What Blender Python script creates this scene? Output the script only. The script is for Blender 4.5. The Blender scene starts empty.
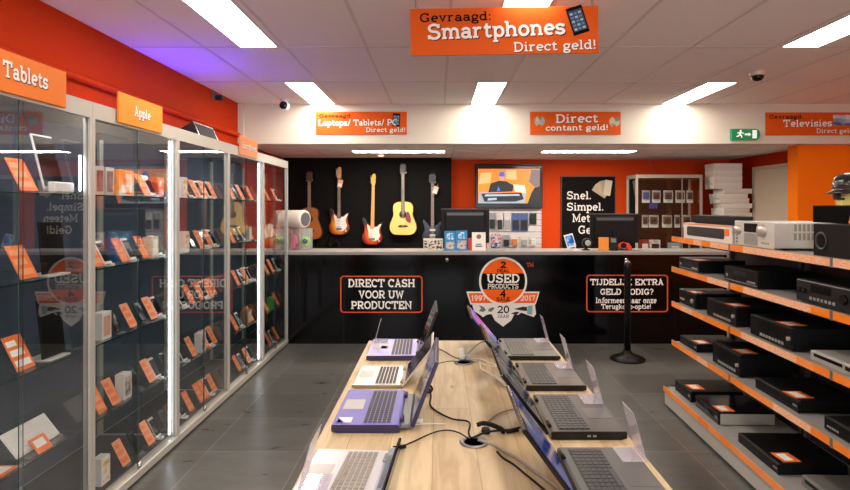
import bpy, bmesh, math, random
from mathutils import Vector, Matrix
random.seed(7)
R = math.radians
scene = bpy.context.scene
COL = scene.collection

# ------------------------------------------------------------------ camera
FPX, VX, VY, CH = 580.0, 438.0, 207.0, 1.6
cam_d = bpy.data.cameras.new('camera')
cam = bpy.data.objects.new('camera', cam_d); COL.objects.link(cam)
cam.location = (0, 0, CH); cam.rotation_euler = (R(90), 0, 0)
cam_d.sensor_width = 36; cam_d.lens = FPX / 850 * 36
cam_d.shift_x = (425 - VX) / 850; cam_d.shift_y = (VY - 245) / 850
cam_d.clip_start = .02
scene.camera = cam
# ------------------------------------------------------------------ world, exposure
w = bpy.data.worlds.new('world'); scene.world = w; w.use_nodes = True
w.node_tree.nodes['Background'].inputs[0].default_value = (.9, .85, .8, 1)
w.node_tree.nodes['Background'].inputs[1].default_value = .15
vs = scene.view_settings
scene.display_settings.display_device = 'sRGB'
vs.view_transform = 'Standard'; vs.look = 'None'; vs.gamma = 1; vs.use_curve_mapping = False
vs.exposure = 0.0
scene.cycles.transparent_max_bounces = 32
scene.cycles.max_bounces = 8
scene.cycles.sample_clamp_indirect = 4
LAMP = 25.0            # brightness of the ceiling lamps
LED = 8.0             # brightness of the cabinet light tubes

# added fill light behind the camera to lift room and ceiling; no window there
rear_fill = bpy.data.lights.new('rear_fill_light', 'AREA'); rear_fill.shape = 'RECTANGLE'; rear_fill.size = 6.2; rear_fill.size_y = 2.1
rear_fill.energy = 150; rear_fill.color = (.95, .97, 1)
do = bpy.data.objects.new('rear_fill_light', rear_fill); COL.objects.link(do)
do.location = (1.4, -2.55, 1.35); do.rotation_euler = (R(90), 0, R(0))
# ------------------------------------------------------------------ materials
def lin(c):
    if isinstance(c, str):
        c = tuple(int(c[i:i + 2], 16) for i in (0, 2, 4))
    return tuple(((v / 255) / 12.92 if v / 255 <= .04045 else ((v / 255 + .055) / 1.055) ** 2.4) for v in c) + (1,)
MATS = {}
def M(name, c='808080', rough=.5, metal=0, var=.06, scale=30, bump=0, emit=None, es=0, alpha=1, coat=0, spec=.5):
    if name in MATS: return MATS[name]
    m = bpy.data.materials.new(name); m.use_nodes = True
    nt = m.node_tree; N = nt.nodes; b = N['Principled BSDF']
    col = lin(c)
    tc = N.new('ShaderNodeTexCoord'); nz = N.new('ShaderNodeTexNoise')
    nz.inputs['Scale'].default_value = scale; nz.inputs['Detail'].default_value = 4
    nt.links.new(tc.outputs['Object'], nz.inputs['Vector'])
    mx = N.new('ShaderNodeMix'); mx.data_type = 'RGBA'
    mx.inputs[6].default_value = tuple(v * (1 - var) for v in col[:3]) + (1,)
    mx.inputs[7].default_value = tuple(min(1, v * (1 + var)) for v in col[:3]) + (1,)
    nt.links.new(nz.outputs['Fac'], mx.inputs[0]); nt.links.new(mx.outputs[2], b.inputs['Base Color'])
    b.inputs['Roughness'].default_value = rough; b.inputs['Metallic'].default_value = metal
    b.inputs['Specular IOR Level'].default_value = spec
    b.inputs['Coat Weight'].default_value = coat; b.inputs['Coat Roughness'].default_value = .05
    if alpha < 1: b.inputs['Alpha'].default_value = alpha
    if emit:
        b.inputs['Emission Color'].default_value = lin(emit); b.inputs['Emission Strength'].default_value = es
    if bump:
        bp = N.new('ShaderNodeBump'); bp.inputs['Strength'].default_value = bump; bp.inputs['Distance'].default_value = .01
        nt.links.new(nz.outputs['Fac'], bp.inputs['Height']); nt.links.new(bp.outputs[0], b.inputs['Normal'])
    MATS[name] = m
    return m

def glass_mat(name, ior=1.5, tint=(.93, .97, .96), rough=0.0, haze=0):
    if name in MATS: return MATS[name]
    m = bpy.data.materials.new(name); m.use_nodes = True
    nt = m.node_tree; N = nt.nodes; L = nt.links
    N.remove(N['Principled BSDF'])
    f0 = ((ior - 1) / (ior + 1)) ** 2                      # Schlick reflectance, the same from both faces of the pane
    lw = N.new('ShaderNodeLayerWeight'); lw.inputs['Blend'].default_value = .5
    pw = N.new('ShaderNodeMath'); pw.operation = 'POWER'; pw.inputs[1].default_value = 5
    L.new(lw.outputs['Facing'], pw.inputs[0])
    fr = N.new('ShaderNodeMath'); fr.operation = 'MULTIPLY_ADD'; fr.inputs[1].default_value = 1 - f0; fr.inputs[2].default_value = f0
    L.new(pw.outputs[0], fr.inputs[0])
    tr = N.new('ShaderNodeBsdfTransparent'); tr.inputs[0].default_value = tint + (1,)
    gl = N.new('ShaderNodeBsdfGlossy'); gl.inputs['Roughness'].default_value = rough
    gl.inputs[0].default_value = (1, 1, 1, 1)
    mx = N.new('ShaderNodeMixShader')
    L.new(fr.outputs[0], mx.inputs[0]); L.new(tr.outputs[0], mx.inputs[1]); L.new(gl.outputs[0], mx.inputs[2])
    out = mx
    if haze:
        df = N.new('ShaderNodeBsdfDiffuse'); df.inputs[0].default_value = (.85, .82, .86, 1)
        m2 = N.new('ShaderNodeMixShader'); m2.inputs[0].default_value = haze
        L.new(mx.outputs[0], m2.inputs[1]); L.new(df.outputs[0], m2.inputs[2]); out = m2
    L.new(out.outputs[0], N['Material Output'].inputs[0])
    MATS[name] = m
    return m

def pattern_mat(name, kind, cols, rough=.5, scale=(1, 1, 1), emit=0, bump=0, **kw):
    """cols: list of (pos, colour) for a ramp driven by a texture"""
    if name in MATS: return MATS[name]
    m = bpy.data.materials.new(name); m.use_nodes = True
    nt = m.node_tree; N = nt.nodes; L = nt.links; b = N['Principled BSDF']
    tc = N.new('ShaderNodeTexCoord'); mp = N.new('ShaderNodeMapping')
    mp.inputs['Scale'].default_value = scale
    L.new(tc.outputs['Object'], mp.inputs[0])
    if kind == 'noise':
        t = N.new('ShaderNodeTexNoise'); t.inputs['Scale'].default_value = 1; t.inputs['Detail'].default_value = kw.get('detail', 3); fac = t.outputs['Fac']
    elif kind == 'voronoi':
        t = N.new('ShaderNodeTexVoronoi'); t.inputs['Scale'].default_value = 1; fac = t.outputs['Color']
    elif kind == 'wave':
        t = N.new('ShaderNodeTexWave'); t.inputs['Scale'].default_value = 1; t.inputs['Distortion'].default_value = kw.get('dist', 2); fac = t.outputs['Fac']
    L.new(mp.outputs[0], t.inputs['Vector'])
    rp = N.new('ShaderNodeValToRGB'); e = rp.color_ramp.elements
    rp.color_ramp.interpolation = kw.get('interp', 'LINEAR')
    while len(e) < len(cols): e.new(.5)
    for k, (p, c) in enumerate(cols):
        e[k].position = p; e[k].color = lin(c)
    L.new(fac, rp.inputs[0]); L.new(rp.outputs[0], b.inputs['Base Color'])
    b.inputs['Roughness'].default_value = rough
    if emit:
        L.new(rp.outputs[0], b.inputs['Emission Color']); b.inputs['Emission Strength'].default_value = emit
    if bump:
        bp = N.new('ShaderNodeBump'); bp.inputs['Strength'].default_value = bump; bp.inputs['Distance'].default_value = .005
        L.new(fac, bp.inputs['Height']); L.new(bp.outputs[0], b.inputs['Normal'])
    MATS[name] = m
    return m

def tile_mat():
    m = bpy.data.materials.new('floor_tiles'); m.use_nodes = True
    nt = m.node_tree; N = nt.nodes; L = nt.links; b = N['Principled BSDF']
    tc = N.new('ShaderNodeTexCoord'); mp = N.new('ShaderNodeMapping')
    mp.inputs['Location'].default_value = (.88, -.236, 0)
    L.new(tc.outputs['Object'], mp.inputs[0])
    br = N.new('ShaderNodeTexBrick'); br.offset = 0; br.squash = 1
    br.inputs['Scale'].default_value = 1; br.inputs['Brick Width'].default_value = .63; br.inputs['Row Height'].default_value = .593
    br.inputs['Mortar Size'].default_value = .0036; br.inputs['Mortar Smooth'].default_value = .2; br.inputs['Bias'].default_value = 0
    br.inputs['Color1'].default_value = lin('474745'); br.inputs['Color2'].default_value = lin('5c5c59'); br.inputs['Mortar'].default_value = lin('7d7a73')
    L.new(mp.outputs[0], br.inputs['Vector'])
    nz = N.new('ShaderNodeTexNoise'); nz.inputs['Scale'].default_value = 3.5; nz.inputs['Detail'].default_value = 7; nz.inputs['Roughness'].default_value = .65
    mp2 = N.new('ShaderNodeMapping'); mp2.inputs['Scale'].default_value = (1, 3, 1)
    L.new(tc.outputs['Object'], mp2.inputs[0]); L.new(mp2.outputs[0], nz.inputs['Vector'])
    rp = N.new('ShaderNodeValToRGB'); rp.color_ramp.elements[0].position = .3; rp.color_ramp.elements[0].color = (.62, .62, .62, 1)
    rp.color_ramp.elements[1].position = .75; rp.color_ramp.elements[1].color = (1.2, 1.2, 1.18, 1)
    L.new(nz.outputs['Fac'], rp.inputs[0])
    mx = N.new('ShaderNodeMix'); mx.data_type = 'RGBA'; mx.blend_type = 'MULTIPLY'; mx.inputs[0].default_value = 1
    L.new(br.outputs['Color'], mx.inputs[6]); L.new(rp.outputs[0], mx.inputs[7]); L.new(mx.outputs[2], b.inputs['Base Color'])
    mr = N.new('ShaderNodeMapRange'); mr.inputs[3].default_value = .24; mr.inputs[4].default_value = .34
    L.new(nz.outputs['Fac'], mr.inputs[0]); L.new(mr.outputs[0], b.inputs['Roughness'])
    bp = N.new('ShaderNodeBump'); bp.inputs['Strength'].default_value = .05; bp.inputs['Distance'].default_value = .002
    L.new(nz.outputs['Fac'], bp.inputs['Height']); L.new(bp.outputs[0], b.inputs['Normal'])
    return m

def wood_mat():
    m = bpy.data.materials.new('oak_planks'); m.use_nodes = True
    nt = m.node_tree; N = nt.nodes; L = nt.links; b = N['Principled BSDF']
    tc = N.new('ShaderNodeTexCoord')
    mp = N.new('ShaderNodeMapping'); mp.inputs['Rotation'].default_value = (0, 0, R(90)); L.new(tc.outputs['Object'], mp.inputs[0])
    br = N.new('ShaderNodeTexBrick'); br.offset = .4; br.inputs['Scale'].default_value = 1
    br.inputs['Brick Width'].default_value = 1.3; br.inputs['Row Height'].default_value = .145; br.inputs['Mortar Size'].default_value = .0012
    br.inputs['Color1'].default_value = lin('bfa680'); br.inputs['Color2'].default_value = lin('ccb792'); br.inputs['Mortar'].default_value = lin('9c8058')
    L.new(mp.outputs[0], br.inputs['Vector'])
    mp2 = N.new('ShaderNodeMapping'); mp2.inputs['Scale'].default_value = (9, 1.1, 1); L.new(tc.outputs['Object'], mp2.inputs[0])
    nz = N.new('ShaderNodeTexNoise'); nz.inputs['Scale'].default_value = 3; nz.inputs['Detail'].default_value = 6; nz.inputs['Distortion'].default_value = .8
    L.new(mp2.outputs[0], nz.inputs['Vector'])
    rp = N.new('ShaderNodeValToRGB'); rp.color_ramp.elements[0].position = .3; rp.color_ramp.elements[0].color = (.66, .6, .52, 1)
    rp.color_ramp.elements[1].position = .62; rp.color_ramp.elements[1].color = (1.05, 1.05, 1.05, 1)
    L.new(nz.outputs['Fac'], rp.inputs[0])
    mx = N.new('ShaderNodeMix'); mx.data_type = 'RGBA'; mx.blend_type = 'MULTIPLY'; mx.inputs[0].default_value = .75
    L.new(br.outputs['Color'], mx.inputs[6]); L.new(rp.outputs[0], mx.inputs[7])
    # knots
    mp3 = N.new('ShaderNodeMapping'); mp3.inputs['Scale'].default_value = (5, 2.2, 1); L.new(tc.outputs['Object'], mp3.inputs[0])
    vo = N.new('ShaderNodeTexVoronoi'); vo.inputs['Scale'].default_value = 1.6; L.new(mp3.outputs[0], vo.inputs['Vector'])
    rk = N.new('ShaderNodeValToRGB'); rk.color_ramp.elements[0].position = .03; rk.color_ramp.elements[0].color = (.5, .36, .22, 1)
    rk.color_ramp.elements[1].position = .11; rk.color_ramp.elements[1].color = (1, 1, 1, 1); L.new(vo.outputs['Distance'], rk.inputs[0])
    m2 = N.new('ShaderNodeMix'); m2.data_type = 'RGBA'; m2.blend_type = 'MULTIPLY'; m2.inputs[0].default_value = .8
    L.new(mx.outputs[2], m2.inputs[6]); L.new(rk.outputs[0], m2.inputs[7]); L.new(m2.outputs[2], b.inputs['Base Color'])
    b.inputs['Roughness'].default_value = .45
    return m

orange = M('sign_orange', 'da5a0e', .6, var=.03, scale=4, spec=.2)
orange2 = M('card_orange', 'f0762a', .5, var=.04, scale=20)
salmon = M('card_salmon', 'f39a68', .5, var=.05, scale=60)
white = M('white_print', 'f4f1ea', .6, var=.02)
blackprint = M('black_print', '0a0706', .7, var=.05, spec=.1)
wall_red = M('wall_red_orange', 'b63000', .7, var=.04, scale=3, bump=.02, spec=.1)  # each wall gets its own orange tone, from red orange to bright orange
wall_or = M('wall_orange', 'd84504', .7, var=.03, scale=3, spec=.2)
wall_bright = M('wall_bright_orange', 'f67c04', .7, var=.02, scale=3, spec=.2)
wall_white = M('wall_paint_cream', 'd9d2c4', .7, var=.02, scale=3)
ceil_m = M('ceiling_tile', 'ece9e6', .9, var=.05, scale=140, bump=.05)
tbar = M('ceiling_grid_metal', 'd6d0ca', .5, var=.02)
alu = M('brushed_aluminium', 'b5b0a4', .35, .55, var=.04, scale=12)
alu_d = M('grey_aluminium', '8d8f90', .35, .7, var=.04)
chrome = M('chrome', 'c9c9c9', .15, 1, var=.03)
beige_fr = M('cabinet_frame_champagne', 'b8b6ad', .4, .25, var=.03, scale=8)
navy = M('cabinet_back_navy', '2f3b50', .6, var=.1, scale=3)
glass = glass_mat('display_glass', 1.75, (.97, .98, .98))
shelf_glass = glass_mat('shelf_glass', 1.5, (.80, .90, .87))
edge_glass = M('glass_edge_green', '1d3b38', .15, var=.05)
acrylic = glass_mat('acrylic', 1.5, (.93, .91, .95), .05, .22)
clearp = glass_mat('clear_plastic', 1.45, (.95, .95, .95), .08, .10)
black = M('black_plastic', '0c0c0d', .45, var=.1, spec=.22)
blackg = M('black_gloss', '06070a', .15, var=.05, spec=.35)
black_sat = M('black_satin_metal', '101012', .3, .2, var=.08)
dgrey = M('dark_grey_plastic', '1f1f21', .45, var=.08, spec=.3)
mgrey = M('mid_grey_plastic', '6f6f70', .45, var=.06)
lgrey = M('light_grey_plastic', 'b8b8b6', .45, var=.04)
whitep = M('white_plastic', 'e9e7e2', .4, var=.03)
screen_off = M('screen_glass_black', '050507', .15, var=.05, spec=.25)
rubber = M('black_rubber', '0b0b0b', .6, var=.1, spec=.2)
cream_box = M('cream_cardboard', 'e8e1d6', .7, var=.05)
silver = M('silver_metal', 'cfccc2', .32, .5, var=.04, scale=20)
lampem = M('lamp_diffuser', 'ffffff', .5, emit='fff4e6', es=LAMP)
lampem_b = M('lamp_diffuser_staff', 'ffffff', .5, emit='fff2e2', es=LAMP * 2.4)
lampem2 = M('lamp_diffuser_small', 'ffffff', .5, emit='ffd9a8', es=14)
led_m = M('light_tube', 'ffffff', .4, emit='eef4ff', es=LED)
white_metal = M('white_enamel', 'dedbd4', .4, .1, var=.03)

# ------------------------------------------------------------------ mesh helpers
def BM(): return bmesh.new()
I4 = Matrix.Identity(4)
def box(bm, x0, x1, y0, y1, z0, z1, mi=0, bev=0, mat=I4, seg=1):
    r = bmesh.ops.create_cube(bm, size=1)
    v = r['verts']
    for q in v:
        q.co = Vector(((x0 + x1) / 2 + q.co.x * (x1 - x0), (y0 + y1) / 2 + q.co.y * (y1 - y0), (z0 + z1) / 2 + q.co.z * (z1 - z0)))
    fs = set(f for q in v for f in q.link_faces)
    for f in fs: f.material_index = mi
    vs_ = list(v)
    if bev:
        es = list(set(e for q in v for e in q.link_edges))
        rr = bmesh.ops.bevel(bm, geom=es, offset=bev, segments=seg, affect='EDGES', profile=.5)
        vs_ = list(set(q for f in rr['faces'] for q in f.verts) | set(q for q in v if q.is_valid))
        for f in rr['faces']: f.material_index = mi
    if mat is not I4: bmesh.ops.transform(bm, matrix=mat, verts=vs_)
    return bm
def ring(bm, c, u, v, r, n): return [bm.verts.new(c + u * (r * math.cos(2 * math.pi * k / n)) + v * (r * math.sin(2 * math.pi * k / n))) for k in range(n)]
def axes(d):
    d = d.normalized(); a = Vector((0, 0, 1)) if abs(d.z) < .9 else Vector((1, 0, 0))
    u = d.cross(a).normalized(); return u, d.cross(u).normalized()
def skin_rings(bm, rings, mi=0, caps=True, smooth=True):
    n = len(rings[0])
    for a, b in zip(rings, rings[1:]):
        for k in range(n):
            f = bm.faces.new((a[k], a[(k + 1) % n], b[(k + 1) % n], b[k])); f.material_index = mi; f.smooth = smooth
    if caps:
        for rg in (list(reversed(rings[0])), rings[-1]):
            try: f = bm.faces.new(rg); f.material_index = mi
            except ValueError: pass
def cyl(bm, p0, p1, r0, r1=None, n=16, mi=0):
    p0, p1 = Vector(p0), Vector(p1); r1 = r0 if r1 is None else r1
    u, v = axes(p1 - p0)
    skin_rings(bm, [ring(bm, p0, u, v, r0, n), ring(bm, p1, u, v, r1, n)], mi)
    return bm
def tube(bm, pts, r, n=8, mi=0, smooth=3):
    pts = [Vector(p) for p in pts]
    if smooth and len(pts) > 2: pts = catmull(pts, smooth, False)
    rs = []; u = None
    for k, p in enumerate(pts):
        d = (pts[min(k + 1, len(pts) - 1)] - pts[max(k - 1, 0)]).normalized()
        if u is None: u, v = axes(d)
        else:
            u = (u - d * u.dot(d)).normalized(); v = d.cross(u)
        rs.append(ring(bm, p, u, v, r, n))
    skin_rings(bm, rs, mi)
    return bm
def catmull(P, n, closed=True):
    out = []; L = len(P); rng = range(L) if closed else range(L - 1)
    g = (lambda i: P[i % L]) if closed else (lambda i: P[max(0, min(L - 1, i))])
    for i in rng:
        a, b, c, d = g(i - 1), g(i), g(i + 1), g(i + 2)
        for k in range(n):
            t = k / n
            out.append(.5 * ((2 * b) + (c - a) * t + (2 * a - 5 * b + 4 * c - d) * t * t + (3 * b - a - 3 * c + d) * t ** 3))
    if not closed: out.append(P[-1])
    return out
def lathe(bm, prof, c=(0, 0, 0), n=24, mi=0, axis='z', caps=True):
    c = Vector(c); rs = []
    ax = {'z': (Vector((1, 0, 0)), Vector((0, 1, 0)), Vector((0, 0, 1))), 'x': (Vector((0, 1, 0)), Vector((0, 0, 1)), Vector((1, 0, 0))),
          'y': (Vector((0, 0, 1)), Vector((1, 0, 0)), Vector((0, 1, 0)))}[axis]
    for r, h in prof: rs.append(ring(bm, c + ax[2] * h, ax[0], ax[1], max(r, 1e-4), n))
    skin_rings(bm, rs, mi, caps)
    return bm
def prism(bm, pts, y0, y1, mi=0, smooth=False, side_mi=None, inset=0):
    """outline (x,z) extruded from y0 (front, facing -y) to y1"""
    P = [Vector((p[0], p[1])) for p in pts]
    area = sum(P[i].x * P[(i + 1) % len(P)].y - P[(i + 1) % len(P)].x * P[i].y for i in range(len(P)))
    if area < 0: P.reverse()
    layers = [(y0, 0), (y1, 0)]
    if inset: layers = [(y0, inset), (y0 + inset * .8, 0), (y1 - inset * .8, 0), (y1, inset)]
    cx = sum(p.x for p in P) / len(P); cz = sum(p.y for p in P) / len(P)
    def off(i, d):
        if not d: return P[i]
        a = (P[i] - P[i - 1]).normalized(); b = (P[(i + 1) % len(P)] - P[i]).normalized()
        t = (a + b).normalized() if (a + b).length > 1e-6 else a
        return P[i] + Vector((-t.y, t.x)) * d
    rs = [[bm.verts.new((off(i, d).x, y, off(i, d).y)) for i in range(len(P))] for y, d in layers]
    f = bm.faces.new(rs[0]); f.material_index = mi
    f = bm.faces.new(list(reversed(rs[-1]))); f.material_index = mi
    n = len(P)
    for a, b in zip(rs, rs[1:]):
        for k in range(n):
            f = bm.faces.new((a[(k + 1) % n], a[k], b[k], b[(k + 1) % n])); f.material_index = mi if side_mi is None else side_mi; f.smooth = smooth
    return bm
def flat(bm, pts, y, mi=0):
    P = [bm.verts.new((p[0], y, p[1])) for p in pts]
    f = bm.faces.new(P); f.normal_update()
    if f.normal.y > 0: f.normal_flip()
    f.material_index = mi
    return bm
def circ(cx, cz, rx, rz=None, n=32, a0=0, a1=360):
    rz = rz or rx; full = a1 - a0 >= 360
    return [(cx + rx * math.cos(R(a0 + (a1 - a0) * k / (n if full else n - 1))), cz + rz * math.sin(R(a0 + (a1 - a0) * k / (n if full else n - 1)))) for k in range(n)]
def rrect(x0, x1, z0, z1, r, n=5):
    out = []
    for cx, cz, a in ((x1 - r, z1 - r, 0), (x0 + r, z1 - r, 90), (x0 + r, z0 + r, 180), (x1 - r, z0 + r, 270)):
        out += [(cx + r * math.cos(R(a + 90 * k / n)), cz + r * math.sin(R(a + 90 * k / n))) for k in range(n + 1)]
    return out
def frame_ring(bm, outer, inner, y0, y1, mi=0):
    n = len(outer)
    V = [[bm.verts.new((p[0], y, p[1])) for p in pts] for pts in (outer, inner) for y in (y0, y1)]
    o0, o1, i0, i1 = V
    for k in range(n):
        j = (k + 1) % n
        for q in ((o0[k], o0[j], i0[j], i0[k]), (o1[j], o1[k], i1[k], i1[j]), (o0[j], o0[k], o1[k], o1[j]), (i0[k], i0[j], i1[j], i1[k])):
            f = bm.faces.new(q); f.material_index = mi
def obj(name, bm, mats, parent=None, label=None, cat=None, group=None, kind=None, loc=None, rz=None, calc=True):
    if calc: bmesh.ops.recalc_face_normals(bm, faces=bm.faces)
    me = bpy.data.meshes.new(name); bm.to_mesh(me); bm.free()
    for m in (mats if isinstance(mats, (list, tuple)) else [mats]): me.materials.append(m)
    o = bpy.data.objects.new(name, me); COL.objects.link(o)
    if parent: o.parent = parent
    if loc: o.location = loc
    if rz is not None: o.rotation_euler = (0, 0, rz)
    tag(o, label, cat, group, kind)
    return o
def tag(o, label=None, cat=None, group=None, kind=None):
    if label: o['label'] = label
    if cat: o['category'] = cat
    if group: o['group'] = group
    if kind: o['kind'] = kind
    return o
def thing(name, label, cat, loc=(0, 0, 0), rz=0, group=None):
    o = bpy.data.objects.new(name, None); COL.objects.link(o)
    o.empty_display_size = .05
    o.location = loc; o.rotation_euler = (0, 0, rz)
    return tag(o, label, cat, group)
def copy_tree(o, parent=None):
    c = o.copy(); COL.objects.link(c)
    if parent: c.parent = parent
    for ch in list(o.children): copy_tree(ch, c)
    return c
def at(px, py, Y): return Vector(((px - VX) * Y / FPX, Y, CH - (py - VY) * Y / FPX))
def struct(name, bm, mats, label, cat, parent=None):
    return obj(name, bm, mats, parent, label, cat, kind='structure')

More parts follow.
